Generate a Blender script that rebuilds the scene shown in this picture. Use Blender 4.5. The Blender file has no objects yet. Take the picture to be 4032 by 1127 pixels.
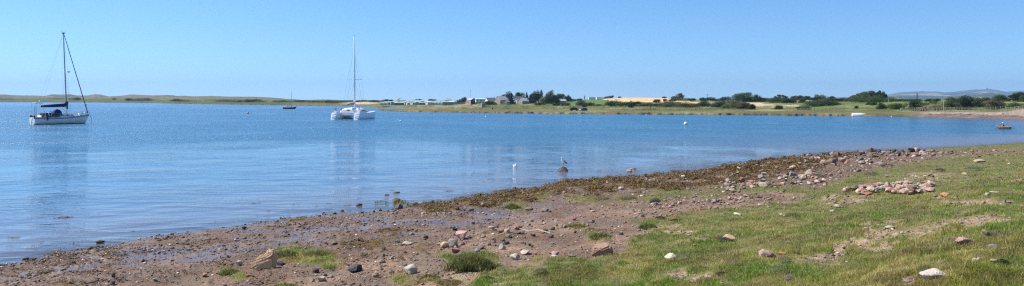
import bpy, bmesh, math, random
import numpy as np
from mathutils import Vector, Matrix
R = math.radians
HAZE_D = 9e-5; SKY_LIFT = 0.062; SKY_SAT = 1.18; SKY_HUE = 0.5
random.seed(7); RNG = np.random.RandomState(11)
SC = bpy.context.scene; COL = SC.collection
# ---------------------------------------------------------------- camera
F = 2912.0; HC = 5.0; HOR = 393.0; W0 = 4032.0; H0 = 1127.0; CX = 2016.0
cd = bpy.data.cameras.new("camera"); cam = bpy.data.objects.new("camera", cd); COL.objects.link(cam)
cam.location = (0, 0, HC); cam.rotation_euler = (R(90), 0, 0)
cd.sensor_width = 36; cd.lens = 36 * F / W0
cd.shift_y = -(H0 / 2 - HOR) / W0
cd.clip_start = 0.3; cd.clip_end = 60000
SC.camera = cam
# ---------------------------------------------------------------- world and sun
SUN_EL, SUN_AZ = 50, 76          # azimuth: degrees to the left of the viewing direction
wd = bpy.data.worlds.new("World"); SC.world = wd; wd.use_nodes = True
nt = wd.node_tree; nt.nodes.clear()
sky = nt.nodes.new('ShaderNodeTexSky'); sky.sky_type = 'NISHITA'; sky.sun_disc = False
sky.sun_elevation = R(SUN_EL); sky.sun_rotation = R(-SUN_AZ)
sky.air_density = 1.0; sky.dust_density = 0.1; sky.ozone_density = 6.0; sky.altitude = 0
# a clear northern sky: the deep blue reaches down close to the horizon
stc = nt.nodes.new('ShaderNodeTexCoord'); smp = nt.nodes.new('ShaderNodeMapping'); smp.inputs['Location'].default_value = (0, 0, SKY_LIFT); nt.links.new(stc.outputs['Generated'], smp.inputs[0])
snm = nt.nodes.new('ShaderNodeVectorMath'); snm.operation = 'NORMALIZE'; nt.links.new(smp.outputs[0], snm.inputs[0]); nt.links.new(snm.outputs[0], sky.inputs[0])
shs = nt.nodes.new('ShaderNodeHueSaturation'); shs.inputs['Saturation'].default_value = SKY_SAT; shs.inputs['Hue'].default_value = SKY_HUE
bg = nt.nodes.new('ShaderNodeBackground'); bg.inputs[1].default_value = 0.120
wo = nt.nodes.new('ShaderNodeOutputWorld')
nt.links.new(sky.outputs[0], shs.inputs['Color']); nt.links.new(shs.outputs[0], bg.inputs[0]); nt.links.new(bg.outputs[0], wo.inputs[0])
ld = bpy.data.lights.new("sun", 'SUN'); sun = bpy.data.objects.new("sun", ld); COL.objects.link(sun)
ld.energy = 5.0; ld.angle = R(0.5); ld.color = (1.0, 0.95, 0.87)
sd = Vector((-math.sin(R(SUN_AZ)) * math.cos(R(SUN_EL)), math.cos(R(SUN_AZ)) * math.cos(R(SUN_EL)), math.sin(R(SUN_EL))))
sun.rotation_euler = sd.to_track_quat('Z', 'Y').to_euler()
SC.view_settings.view_transform = 'Standard'; SC.view_settings.look = 'None'
SC.view_settings.exposure = 0.5; SC.view_settings.gamma = 1.0
SC.cycles.sample_clamp_direct = 4.0; SC.cycles.sample_clamp_indirect = 4.0; SC.cycles.max_bounces = 6; SC.cycles.diffuse_bounces = 2; SC.cycles.glossy_bounces = 3
SC.cycles.transparent_max_bounces = 8; SC.cycles.volume_bounces = 0; SC.cycles.use_denoising = False; SC.cycles.pixel_filter_type = 'BLACKMAN_HARRIS'; SC.cycles.filter_width = 1.25
# ---------------------------------------------------------------- materials
def lk(t, a, b): t.links.new(a, b)
def mat(name, c1, c2=None, scale=4.0, rough=0.8, metal=0.0, bump=0.0, bscale=None, spec=0.3, attr=None, rnd=0.0, stretch=None, trans=0.0):
    m = bpy.data.materials.new(name); m.use_nodes = True; t = m.node_tree; p = t.nodes['Principled BSDF']
    p.inputs['Roughness'].default_value = rough; p.inputs['Metallic'].default_value = metal
    p.inputs['Specular IOR Level'].default_value = spec
    tc = t.nodes.new('ShaderNodeTexCoord'); mp = t.nodes.new('ShaderNodeMapping'); lk(t, tc.outputs['Object'], mp.inputs[0])
    if stretch: mp.inputs['Scale'].default_value = stretch
    no = t.nodes.new('ShaderNodeTexNoise'); no.inputs['Scale'].default_value = scale; no.inputs['Detail'].default_value = 5
    no.inputs['Roughness'].default_value = 0.65
    lk(t, mp.outputs[0], no.inputs[0])
    if c2 is None: c2 = tuple(v * 0.85 for v in c1)
    rp = t.nodes.new('ShaderNodeValToRGB'); rp.color_ramp.elements[0].position = 0.33; rp.color_ramp.elements[1].position = 0.67
    rp.color_ramp.elements[0].color = (*c2, 1); rp.color_ramp.elements[1].color = (*c1, 1)
    lk(t, no.outputs[0], rp.inputs[0]); out = rp.outputs[0]
    if attr:
        at = t.nodes.new('ShaderNodeAttribute'); at.attribute_name = attr
        mx = t.nodes.new('ShaderNodeMix'); mx.data_type = 'RGBA'; mx.blend_type = 'MULTIPLY'; mx.inputs[0].default_value = 1
        lk(t, at.outputs['Color'], mx.inputs[6]); lk(t, out, mx.inputs[7]); out = mx.outputs[2]
    if rnd:
        oi = t.nodes.new('ShaderNodeObjectInfo'); mr = t.nodes.new('ShaderNodeMapRange')
        mr.inputs[3].default_value = 1 - rnd; mr.inputs[4].default_value = 1 + rnd
        lk(t, oi.outputs['Random'], mr.inputs[0])
        hs = t.nodes.new('ShaderNodeHueSaturation'); lk(t, mr.outputs[0], hs.inputs['Value']); lk(t, out, hs.inputs['Color']); out = hs.outputs[0]
    lk(t, out, p.inputs['Base Color'])
    if bump:
        b = t.nodes.new('ShaderNodeBump'); b.inputs['Strength'].default_value = bump; b.inputs['Distance'].default_value = 0.05
        n2 = t.nodes.new('ShaderNodeTexNoise'); n2.inputs['Scale'].default_value = bscale or scale * 3; n2.inputs['Detail'].default_value = 4
        lk(t, mp.outputs[0], n2.inputs[0]); lk(t, n2.outputs[0], b.inputs['Height']); lk(t, b.outputs[0], p.inputs['Normal'])
    if trans: p.inputs['Transmission Weight'].default_value = trans
    return m
# ---------------------------------------------------------------- mesh helpers
def setp(o, label=None, cat=None, group=None, kind=None):
    if label: o['label'] = label
    if cat: o['category'] = cat
    if group: o['group'] = group
    if kind: o['kind'] = kind
    return o
def link(name, me, m=None, parent=None, smooth=False):
    o = bpy.data.objects.new(name, me); COL.objects.link(o)
    if m is not None:
        for k in (m if isinstance(m, (list, tuple)) else [m]): me.materials.append(k)
    if smooth:
        me.polygons.foreach_set('use_smooth', np.ones(len(me.polygons), bool))
    if parent: o.parent = parent
    return o
def npmesh(name, V, T, col=None, extra=None):
    """V (n,3), T (m,3 or 4) arrays"""
    me = bpy.data.meshes.new(name); V = np.asarray(V, np.float32); T = np.asarray(T, np.int32); k = T.shape[1]
    me.vertices.add(len(V)); me.vertices.foreach_set('co', V.ravel())
    me.loops.add(T.size); me.loops.foreach_set('vertex_index', T.ravel())
    me.polygons.add(len(T)); me.polygons.foreach_set('loop_start', np.arange(0, T.size, k, dtype=np.int32))
    me.polygons.foreach_set('loop_total', np.full(len(T), k, np.int32))
    me.update(calc_edges=True)
    if col is not None:
        a = me.color_attributes.new('Col', 'FLOAT_COLOR', 'POINT')
        a.data.foreach_set('color', np.column_stack([col, np.ones(len(col))]).astype(np.float32).ravel())
    for kk, v in (extra or {}).items():
        a = me.attributes.new(kk, 'FLOAT', 'POINT'); a.data.foreach_set('value', np.asarray(v, np.float32))
    return me
def empty(name, loc=(0, 0, 0), rz=0.0, **kw):
    o = bpy.data.objects.new(name, None); COL.objects.link(o); o.location = loc; o.rotation_euler = (0, 0, rz)
    o.empty_display_size = 0.3
    return setp(o, **kw)
def copy_tree(o, parent=None):
    c = o.copy(); COL.objects.link(c)
    if parent: c.parent = parent
    for ch in [x for x in o.children]: copy_tree(ch, c)
    return c
class MB:
    def __init__(s): s.v = []; s.f = []
    def add(s, v, f):
        n = len(s.v); s.v += [tuple(p) for p in v]; s.f += [tuple(i + n for i in q) for q in f]; return s
    def box(s, c, d, rz=0.0, taper=1.0, ry=0.0):
        hx, hy, hz = d[0] / 2, d[1] / 2, d[2] / 2; pts = []
        M = Matrix.Rotation(rz, 3, 'Z') @ Matrix.Rotation(ry, 3, 'Y')
        for z in (-1, 1):
            k = taper if z > 0 else 1
            for x, y in ((-1, -1), (1, -1), (1, 1), (-1, 1)):
                pts.append(M @ Vector((x * hx * k, y * hy * k, z * hz)) + Vector(c))
        return s.add(pts, [(3, 2, 1, 0), (4, 5, 6, 7), (0, 1, 5, 4), (1, 2, 6, 5), (2, 3, 7, 6), (3, 0, 4, 7)])
    def tube(s, pts, r, n=6, cap=True):
        pts = [Vector(p) for p in pts]
        if not hasattr(r, '__len__'): r = [r] * len(pts)
        base = []; up = Vector((0.31, 0.17, 0.93))
        for i, p in enumerate(pts):
            d = (pts[min(i + 1, len(pts) - 1)] - pts[max(i - 1, 0)]).normalized()
            a = d.cross(up)
            if a.length < 0.05: a = d.cross(Vector((1, 0, 0)))
            a.normalize(); b = d.cross(a)
            for k in range(n):
                t = 2 * math.pi * k / n
                base.append(p + (a * math.cos(t) + b * math.sin(t)) * r[i])
        f = []
        for i in range(len(pts) - 1):
            for k in range(n):
                k2 = (k + 1) % n
                f.append((i * n + k, i * n + k2, (i + 1) * n + k2, (i + 1) * n + k))
        if cap: f += [tuple(range(n - 1, -1, -1)), tuple(range((len(pts) - 1) * n, len(pts) * n))]
        return s.add(base, f)
    def ball(s, c, r, nu=12, nv=8, sc=(1, 1, 1)):
        v = []; f = []
        for j in range(nv + 1):
            th = math.pi * j / nv
            for i in range(nu):
                ph = 2 * math.pi * i / nu
                v.append((c[0] + r * sc[0] * math.sin(th) * math.cos(ph), c[1] + r * sc[1] * math.sin(th) * math.sin(ph), c[2] + r * sc[2] * math.cos(th)))
        for j in range(nv):
            for i in range(nu):
                i2 = (i + 1) % nu; f.append((j * nu + i, (j + 1) * nu + i, (j + 1) * nu + i2, j * nu + i2))
        return s.add(v, f)
    def prism(s, poly, y0, y1):
        """polygon in xz extruded along y"""
        n = len(poly)
        v = [(x, y0, z) for x, z in poly] + [(x, y1, z) for x, z in poly]
        f = [tuple(range(n)), tuple(range(2 * n - 1, n - 1, -1))] + [((i + 1) % n, i, n + i, n + (i + 1) % n) for i in range(n)]
        return s.add(v, f)
    def loft(s, rings, closed=True, cap=True):
        n = len(rings[0]); v = [p for r in rings for p in r]; f = []
        for i in range(len(rings) - 1):
            for k in range(n if closed else n - 1):
                k2 = (k + 1) % n
                f.append((i * n + k, i * n + k2, (i + 1) * n + k2, (i + 1) * n + k))
        if cap: f += [tuple(range(n - 1, -1, -1)), tuple(range((len(rings) - 1) * n, len(rings) * n))]
        return s.add(v, f)
    def build(s, name, m, parent=None, smooth=False, loc=None, bevel=0):
        me = bpy.data.meshes.new(name); me.from_pydata([tuple(p) for p in s.v], [], s.f)
        bm = bmesh.new(); bm.from_mesh(me); bmesh.ops.remove_doubles(bm, verts=bm.verts, dist=1e-5)
        bmesh.ops.recalc_face_normals(bm, faces=bm.faces)
        if bevel: bmesh.ops.bevel(bm, geom=[e for e in bm.edges if len(e.link_faces) == 2 and e.calc_face_angle(0) > 0.5], offset=bevel, segments=2, affect='EDGES')
        bm.to_mesh(me); bm.free()
        o = link(name, me, m, parent, smooth)
        if loc: o.location = loc
        return o
# ---------------------------------------------------------------- numpy noise
def _h(ix, iy, sd):
    n = (ix * 374761393 + iy * 668265263 + sd * 1442695041) & 0xffffffff
    n = ((n ^ (n >> 13)) * 1274126177) & 0xffffffff
    return ((n ^ (n >> 16)) & 0xffff) / 65535.0
def vn(x, y, sd=0):
    x = np.asarray(x, float); y = np.asarray(y, float)
    ix = np.floor(x).astype(np.int64); iy = np.floor(y).astype(np.int64); fx = x - ix; fy = y - iy
    fx = fx * fx * (3 - 2 * fx); fy = fy * fy * (3 - 2 * fy)
    return (_h(ix, iy, sd) * (1 - fx) + _h(ix + 1, iy, sd) * fx) * (1 - fy) + (_h(ix, iy + 1, sd) * (1 - fx) + _h(ix + 1, iy + 1, sd) * fx) * fy
def fbm(x, y, oct=4, sd=0):
    s = 0; a = 0.5; t = 0
    for o in range(oct):
        s = s + a * vn(x * 2 ** o + 17.3 * o, y * 2 ** o - 9.1 * o, sd + o); t += a; a *= 0.5
    return s / t           # 0..1
# ---------------------------------------------------------------- terrain: near shore
def unproj0(px, py):      # on the water plane
    d = F * HC / (py - HOR); return ((px - CX) / F * d, d)
SHL = [(0, 1042), (130, 1018), (300, 985), (450, 965), (560, 942), (660, 922), (780, 908), (900, 897), (1100, 868), (1300, 845), (1500, 828),
       (1700, 810), (1830, 788), (1900, 775), (2000, 757), (2150, 738), (2250, 720), (2350, 706), (2480, 700), (2600, 690), (2750, 675), (2850, 655),
       (2930, 648), (3050, 630), (3200, 613), (3350, 601), (3560, 591), (3640, 590), (3720, 582), (3800, 580), (4032, 566)]
SH = [(-75, -60), (-45, -18), (-27, 8)] + [unproj0(*p) for p in SHL] + [(95, 112), (170, 128), (330, 150), (700, 170)]
SHA = np.array(SH)
def sdist(x, y):
    """signed distance to the near shoreline, positive on land"""
    x = np.asarray(x, float); y = np.asarray(y, float); best = np.full(x.shape, 1e9); sg = np.ones(x.shape)
    for a, b in zip(SHA[:-1], SHA[1:]):
        d = b - a; L2 = d @ d
        t = np.clip(((x - a[0]) * d[0] + (y - a[1]) * d[1]) / L2, 0, 1)
        ex = x - a[0] - t * d[0]; ey = y - a[1] - t * d[1]; q = ex * ex + ey * ey
        c = ex * d[1] - ey * d[0]
        m = q < best; best = np.where(m, q, best); sg = np.where(m, np.sign(c), sg)
    return np.sqrt(best) * sg
PS = [-200, -60, -14, -3, 0, 4, 10, 15, 20, 24, 27, 34, 60, 400]
PZ = [-4, -3, -.95, -0.2, 0, 0.25, 0.68, 1.15, 1.8, 2.6, 3.35, 3.8, 4.0, 4.2]
def znear(x, y):
    x = np.asarray(x, float); y = np.asarray(y, float); s = sdist(x, y)
    s = s + (fbm(x * 0.9, y * 0.9, 3, 5) - 0.5) * np.clip(np.abs(s) * 0.4, 0.35, 1.3)
    z = np.interp(s, PS, PZ)
    k = np.clip((s + 1) / 4, 0.15, 1)
    z = z + (fbm(x * 0.5, y * 0.5, 3, 21) - 0.5) * 0.22 * k + (fbm(x * 2.7, y * 2.7, 4, 31) - 0.5) * 0.075 * k
    return z
def px_of(x, y, z):
    y = np.maximum(y, 0.05); return CX + F * x / y, HOR + F * (HC - z) / y
# first guess of the ground along each picture column, for laying things out
_CA = np.linspace(-900, 5700, 420); _DD = np.concatenate([np.arange(5, 40, 0.12), np.arange(40, 130, 0.35)])
_X = (_CA[:, None] - CX) / F * _DD[None]; _Y = np.broadcast_to(_DD[None], _X.shape)
_Z = znear(_X, _Y); _PY = np.minimum.accumulate(HOR + F * (HC - _Z) / _Y, axis=1)
def ground_at(px, py):
    """arrays of picture points -> points on the near ground"""
    px = np.atleast_1d(np.asarray(px, float)); py = np.atleast_1d(np.asarray(py, float))
    ci = np.clip(np.round((px - _CA[0]) / (_CA[1] - _CA[0])).astype(int), 0, len(_CA) - 1)
    D = np.empty(len(px))
    for c in np.unique(ci):
        m = ci == c; D[m] = np.interp(-py[m], -_PY[c], _DD)
    x = (px - CX) / F * D; z = znear(x, D); z = z + lift(x, D, z)
    return x, D, z
# zones of the near shore, described along picture columns
def ip(px, pts): a = np.array(pts, float); return np.interp(px, a[:, 0], a[:, 1])
GB = [(-400, 1400), (0, 1300), (1600, 1200), (1800, 1160), (1900, 1110), (1985, 1068), (2060, 1034), (2300, 1018), (2440, 1007), (2480, 945), (2560, 905), (2600, 868),
      (2720, 840), (2980, 816), (3100, 797), (3220, 762), (3260, 722), (3350, 692), (3500, 657), (3600, 640), (3760, 614), (4032, 600), (4600, 590)]
WB = [(-400, 0), (1580, 800), (1600, 818), (1700, 832), (1900, 812), (2000, 806), (2200, 778), (2400, 758), (2600, 752), (2800, 738), (3000, 706), (3150, 684), (3250, 654), (3350, 622), (3420, 600), (3500, 0)]
SHP = SHL
EG = [(1870, 1030, 100, 40), (1190, 1003, 115, 20), (905, 1068, 45, 13), (1130, 1126, 75, 12), (2290, 782, 80, 14), (2450, 787, 150, 15), (2700, 765, 130, 13), (2960, 745, 170, 12),
      (2270, 897, 42, 10), (2360, 937, 45, 14), (2030, 815, 50, 12), (1650, 1110, 90, 18), (3140, 750, 90, 12), (2150, 780, 60, 10), (2560, 880, 60, 14), (3060, 735, 120, 10), (2560, 785, 120, 12)]
EW = [(420, 1003, 55, 10), (220, 1095, 75, 10), (1440, 962, 115, 18), (1150, 863, 55, 9), (1190, 873, 60, 8), (1740, 822, 80, 12), (1960, 925, 50, 12), (260, 1020, 50, 9), (1560, 935, 60, 14),
      (420, 1060, 40, 8), (600, 1062, 30, 5), (760, 1095, 30, 6), (1700, 990, 50, 12), (1440, 1005, 40, 10), (870, 1045, 30, 8), (1540, 1068, 50, 10)]
ED = [(2650, 903, 75, 11), (3290, 1005, 95, 16), (3385, 965, 105, 11), (3460, 940, 60, 7), (3540, 913, 135, 11), (3670, 888, 70, 8), (3780, 868, 105, 16), (3900, 855, 70, 9), (2740, 1095, 90, 13), (3340, 786, 130, 10), (3830, 792, 130, 9),
      (3650, 700, 140, 6), (2470, 1075, 0, 0), (3960, 700, 60, 7), (3250, 1030, 80, 12), (3580, 1112, 40, 14), (1850, 1090, 110, 18)]
def ell(px, py, L, k=1.0):
    m = np.zeros(np.shape(px))
    for cx, cy, rx, ry in L:
        if rx: m = np.maximum(m, np.clip((1.25 - np.hypot((px - cx) / rx, (py - cy) / ry)) * 2.2, 0, 1))
    return m
def zones(x, y, z, s):
    px, py = px_of(x, y, z); front = (y > 4)
    j = (fbm(x * 1.1, y * 1.1, 4, 41) - 0.5); j2 = (fbm(x * 3.1, y * 3.1, 3, 43) - 0.5)
    sc = np.clip((py - HOR) / 400, 0.25, 1.6)
    q = py + (j * 60 + j2 * 36) * sc; pxj = px + (j * 120 + j2 * 60) * sc
    g = np.clip((q - ip(px, GB)) / (10 * sc) + 0.5, 0, 1)
    g = np.where(~front, 1.0, g)
    sl = ip(px, SHP)
    spit = (px > 3640) & (py < ip(px, [(3640, 590), (3700, 594), (3800, 594), (4032, 588), (5000, 560)]) + j2 * 6) & front
    g = np.maximum(g, spit * 1.0)
    e = ell(pxj, q, EG); e = np.clip(e * (0.5 + 1.4 * (j2 + 0.5)) * 1.3 - 0.15, 0, 1); g = np.maximum(g, e * front)
    d = ell(pxj, q, ED); d = d * np.clip(fbm(x * 2.3, y * 2.3, 3, 44) * 3 - .25, 0, 1); g = g * (1 - np.clip(d * 1.0, 0, 1) * front)
    w = np.clip((ip(px, WB) - q) / (8 * sc), 0, 1) * front * (px > 1580)
    w = w * np.clip((fbm(x * .9, y * .9, 4, 48) - .42) * 8 + .1, 0.0, 1)
    w = np.maximum(w, ell(pxj, q, EW) * front * np.clip((fbm(x * 2.2, y * 2.2, 3, 47) - .38) * 7, 0, 1)) * (1 - g) * (s > -1.2)
    # lower left: wet mud
    wet = np.clip((ip(px, [(0, 1110), (500, 1060), (900, 1010), (1300, 965), (1700, 915), (2100, 880), (2300, 840), (2400, 700)]) - q) / 60 + 0.6, 0, 1) * (px < 2400)
    wet = wet * np.clip((fbm(x * 0.55, y * 1.1, 3, 51) * .6 + fbm(x * 2.6, y * 3.6, 3, 52) * .4 - 0.43) * 7, 0.0, 1)
    wet = np.where(s < 0.5, np.maximum(wet, 0.8), wet) * (1 - g)
    dry = np.clip((q - ip(px, [(0, 1100), (500, 1085), (900, 1040), (1300, 1010), (1700, 940), (2000, 850), (2300, 800), (2600, 760), (3200, 700), (4000, 560)])) / 60, 0, 1) * (1 - g)
    return g, w, wet, dry, d * front

def lift(x, y, z, Zn=None):
    """small relief of turf humps, weed and pebbly ground on top of znear"""
    s = sdist(x, y); g, w, wet, dry, d = Zn or zones(x, y, z, s); fr = np.hypot(x, y) < 110
    l = fr * ((fbm(x * 7, y * 7, 2, 71) - 0.5) * 0.05 * (1 - wet * .8) * (1 - g) + g * (0.075 * fbm(x * 1.6, y * 1.6, 3, 72) + .05 * (fbm(x * 5, y * 5, 2, 74) - .3)) + w * (0.17 * fbm(x * 3.3, y * 3.3, 3, 73) - .02))
    return l - .02 * (wet * (s > 0.3) * fr > .55)
# ---------------------------------------------------------------- near shore sheet
def c3(*v): return np.array(v, float)
def ground_cols(x, y, z, s):
    g, w, wet, dry, d = zones(x, y, z, s)
    n1 = fbm(x * 1.7, y * 1.7, 4, 61)[:, None]; n2 = fbm(x * 6, y * 6, 3, 62)[:, None]
    mud = c3(.158, .094, .06) * (0.75 + 0.5 * n1); sand = c3(.28, .175, .11) * (0.7 + 0.6 * n1)
    grav = c3(.16, .12, .088) * (0.6 + 0.8 * n2)
    k = (dry * np.clip(fbm(x * 0.7, y * 0.7, 3, 63) * 2.6 - 0.7, 0, 1))[:, None]
    base = mud * (1 - k) + sand * k
    gr = (np.clip(fbm(x * 0.9, y * 0.9, 3, 64) * 4 - 1.7, 0, 1) * (1 - wet * 0.7))[:, None]
    base = base * (1 - gr * .7) + grav * gr * .7
    weed = c3(.11, .07, .018) * (0.5 + 1.0 * n2)
    base = base * (1 - w[:, None]) + weed * w[:, None]
    turf = (c3(.10, .10, .035) * (1 - n2) + c3(.20, .165, .07) * n2)
    base = base * (1 - g[:, None]) + turf * g[:, None]
    dd = (np.clip(d, 0, 1))[:, None] * .8; base = base * (1 - dd) + c3(.36, .27, .16) * (0.7 + .5 * n2) * dd
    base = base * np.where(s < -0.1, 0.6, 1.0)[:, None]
    return base, wet * (1 - w)
def near_sheet():
    ang = np.concatenate([np.arange(-180, -42, 4.0), np.arange(-42, 42, 0.1), np.arange(42, 180, 4.0)])
    q = 1 / np.linspace(1 / 1.0, 1 / 6.0, 14); q2 = 1 / np.linspace(1 / 6.05, 1 / 110.0, 330)
    rad = np.concatenate([q[:-1], q2, [125, 150, 190, 250, 350, 500, 700]])
    A, RR = np.meshgrid(np.radians(ang), rad, indexing='ij')
    x = (np.sin(A) * RR).ravel(); y = (np.cos(A) * RR).ravel()
    z = znear(x, y); s = sdist(x, y)
    z = np.where(np.hypot(x, y) > 110, np.where(s < 0, -4, z), z)
    g, w, wet, dry, d = zones(x, y, z, s)
    z = z + lift(x, y, z, (g, w, wet, dry, d))
    col, wt = ground_cols(x, y, z, s)
    na, nr = len(ang), len(rad); idx = np.arange(na * nr).reshape(na, nr); nx = np.roll(idx, -1, axis=0)
    T = np.stack([idx[:, :-1], idx[:, 1:], nx[:, 1:], nx[:, :-1]], -1).reshape(-1, 4)[:, ::-1]
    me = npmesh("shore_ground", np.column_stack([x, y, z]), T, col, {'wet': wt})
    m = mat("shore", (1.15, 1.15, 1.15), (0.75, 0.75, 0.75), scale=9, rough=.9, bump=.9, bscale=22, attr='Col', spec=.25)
    t = m.node_tree; p = t.nodes['Principled BSDF']; a = t.nodes.new('ShaderNodeAttribute'); a.attribute_name = 'wet'
    mr = t.nodes.new('ShaderNodeMapRange'); mr.inputs[3].default_value = .92; mr.inputs[4].default_value = .27
    lk(t, a.outputs['Fac'], mr.inputs[0]); lk(t, mr.outputs[0], p.inputs['Roughness'])
    mr2 = t.nodes.new('ShaderNodeMapRange'); mr2.inputs[3].default_value = .2; mr2.inputs[4].default_value = .9
    lk(t, a.outputs['Fac'], mr2.inputs[0]); lk(t, mr2.outputs[0], p.inputs['Specular IOR Level'])
    b = [n for n in t.nodes if n.type == 'BUMP'][0]; mr3 = t.nodes.new('ShaderNodeMapRange'); mr3.inputs[3].default_value = .8; mr3.inputs[4].default_value = .22
    lk(t, a.outputs['Fac'], mr3.inputs[0]); lk(t, mr3.outputs[0], b.inputs['Strength'])
    setp(link("ground", me, m, smooth=True), kind='structure')
near_sheet()
# ---------------------------------------------------------------- water
def water():
    ang = np.concatenate([np.arange(-180, -42, 6.0), np.arange(-42, 42, 0.25), np.arange(42, 180, 6.0)])
    rad = np.concatenate([[4.0], 1 / np.linspace(1 / 12.0, 1 / 700.0, 420), [900, 1300, 2000, 3000, 4500, 5800]])
    A, RR = np.meshgrid(np.radians(ang), rad, indexing='ij'); x = (np.sin(A) * RR).ravel(); y = (np.cos(A) * RR).ravel()
    z = znear(x, y); z = np.where(np.hypot(x, y) > 130, -4, z)
    dep = np.clip(np.exp(z / 0.13), 0, 1); silt = np.clip(np.exp(z / .75), 0, 1)
    px, py = px_of(x, y, 0 * x)
    na, nr = len(ang), len(rad); idx = np.arange(na * nr).reshape(na, nr); nx = np.roll(idx, -1, axis=0)
    T = np.stack([idx[:, :-1], idx[:, 1:], nx[:, 1:], nx[:, :-1]], -1).reshape(-1, 4)[:, ::-1]
    # wind on the water: rougher beyond the lee of the shore
    rr = np.hypot(x, y)
    ax, ay = x / np.maximum(rr, 1) * 9, np.log(np.maximum(rr, 3)) * 7
    band = fbm(ax, ay * 2.2, 3, 81); edge = 78 + 30 * (fbm(ax * .7, ay * .7, 2, 82) - .5) + np.clip(-x, -60, 60) * 0.1
    wind = np.clip((rr - edge) / 14, 0, 1) * (0.68 + 0.42 * np.clip(band * 4.5 - 1.75, 0, 1))
    wind = np.where(rr > 420, wind * 0.75, wind)
    wind = np.where(x > 25, wind * np.clip(1.1 - (x - 25) / 160, .45, 1), wind)
    chop = np.clip(0.25 + 1.3 * (fbm(ax * 2, ay * 3, 3, 83) - .3), .1, 1.0)
    me = npmesh("water", np.column_stack([x, y, 0 * x]), T, None, {'shallow': dep, 'silt': silt, 'wind': wind, 'chop': chop})
    m = bpy.data.materials.new("water"); m.use_nodes = True; t = m.node_tree; t.nodes.clear()
    out = t.nodes.new('ShaderNodeOutputMaterial')
    tc = t.nodes.new('ShaderNodeTexCoord')
    def att(n):
        a = t.nodes.new('ShaderNodeAttribute'); a.attribute_name = n; return a.outputs['Fac']
    def noise(sx, sy, sc, det, rot=0.0):
        mp = t.nodes.new('ShaderNodeMapping'); mp.inputs['Scale'].default_value = (sx, sy, 1); mp.inputs['Rotation'].default_value = (0, 0, rot)
        lk(t, tc.outputs['Object'], mp.inputs[0]); n = t.nodes.new('ShaderNodeTexNoise'); n.inputs['Scale'].default_value = sc; n.inputs['Detail'].default_value = det
        n.inputs['Roughness'].default_value = .55; n.inputs['Distortion'].default_value = .4
        lk(t, mp.outputs[0], n.inputs[0]); return n.outputs[0]
    def math_(op, a, b):
        n = t.nodes.new('ShaderNodeMath'); n.operation = op
        for i, v in enumerate((a, b)):
            if hasattr(v, 'links'): lk(t, v, n.inputs[i])
            else: n.inputs[i].default_value = v
        return n.outputs[0]
    big = noise(0.26, 1.0, 1.25, 2, R(7)); mid = noise(0.35, 1.0, 4.0, 2, R(-6)); sm = noise(0.8, 1, 14.0, 2)
    b1 = t.nodes.new('ShaderNodeBump'); b1.inputs['Distance'].default_value = 1.0
    h = math_('ADD', math_('MULTIPLY', big, 0.13), math_('MULTIPLY', mid, 0.052))
    hw = math_('MULTIPLY', math_('MULTIPLY', sm, 0.013), math_('ADD', att('wind'), .5))
    st = math_('ADD', math_('MULTIPLY', att('wind'), 2.2), math_('MULTIPLY', att('chop'), 1.0))
    lk(t, math_('MULTIPLY', math_('ADD', h, hw), st), b1.inputs['Height']); b1.inputs['Strength'].default_value = 1.0
    fr = t.nodes.new('ShaderNodeFresnel'); fr.inputs['IOR'].default_value = 1.33; lk(t, b1.outputs[0], fr.inputs['Normal'])
    gl = t.nodes.new('ShaderNodeBsdfGlossy'); gl.inputs['Color'].default_value = (1, 1, 1, 1); lk(t, b1.outputs[0], gl.inputs['Normal'])
    lk(t, math_('ADD', math_('MULTIPLY', att('wind'), .16), .05), gl.inputs['Roughness'])
    df = t.nodes.new('ShaderNodeBsdfDiffuse'); df.inputs['Color'].default_value = (.03, .13, .22, 1)
    tr = t.nodes.new('ShaderNodeBsdfTransparent'); tr.inputs['Color'].default_value = (.80, .80, .74, 1)
    dc = t.nodes.new('ShaderNodeMix'); dc.data_type = 'RGBA'; lk(t, att('silt'), dc.inputs[0]); dc.inputs[6].default_value = (.014, .10, .19, 1); dc.inputs[7].default_value = (.20, .175, .19, 1); lk(t, dc.outputs[2], df.inputs['Color'])
    mx = t.nodes.new('ShaderNodeMixShader'); lk(t, att('shallow'), mx.inputs[0]); lk(t, df.outputs[0], mx.inputs[1]); lk(t, tr.outputs[0], mx.inputs[2])
    mo = t.nodes.new('ShaderNodeMixShader'); lk(t, fr.outputs[0], mo.inputs[0]); lk(t, mx.outputs[0], mo.inputs[1]); lk(t, gl.outputs[0], mo.inputs[2])
    lk(t, mo.outputs[0], out.inputs[0])
    setp(link("water", me, m, smooth=True), kind='structure')
water()
bm = MB(); bm.box((0, 2500, -6), (13000, 11000, 1)); setp(bm.build("seabed", mat("bed", (.15, .12, .09))), kind='structure')
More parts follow.
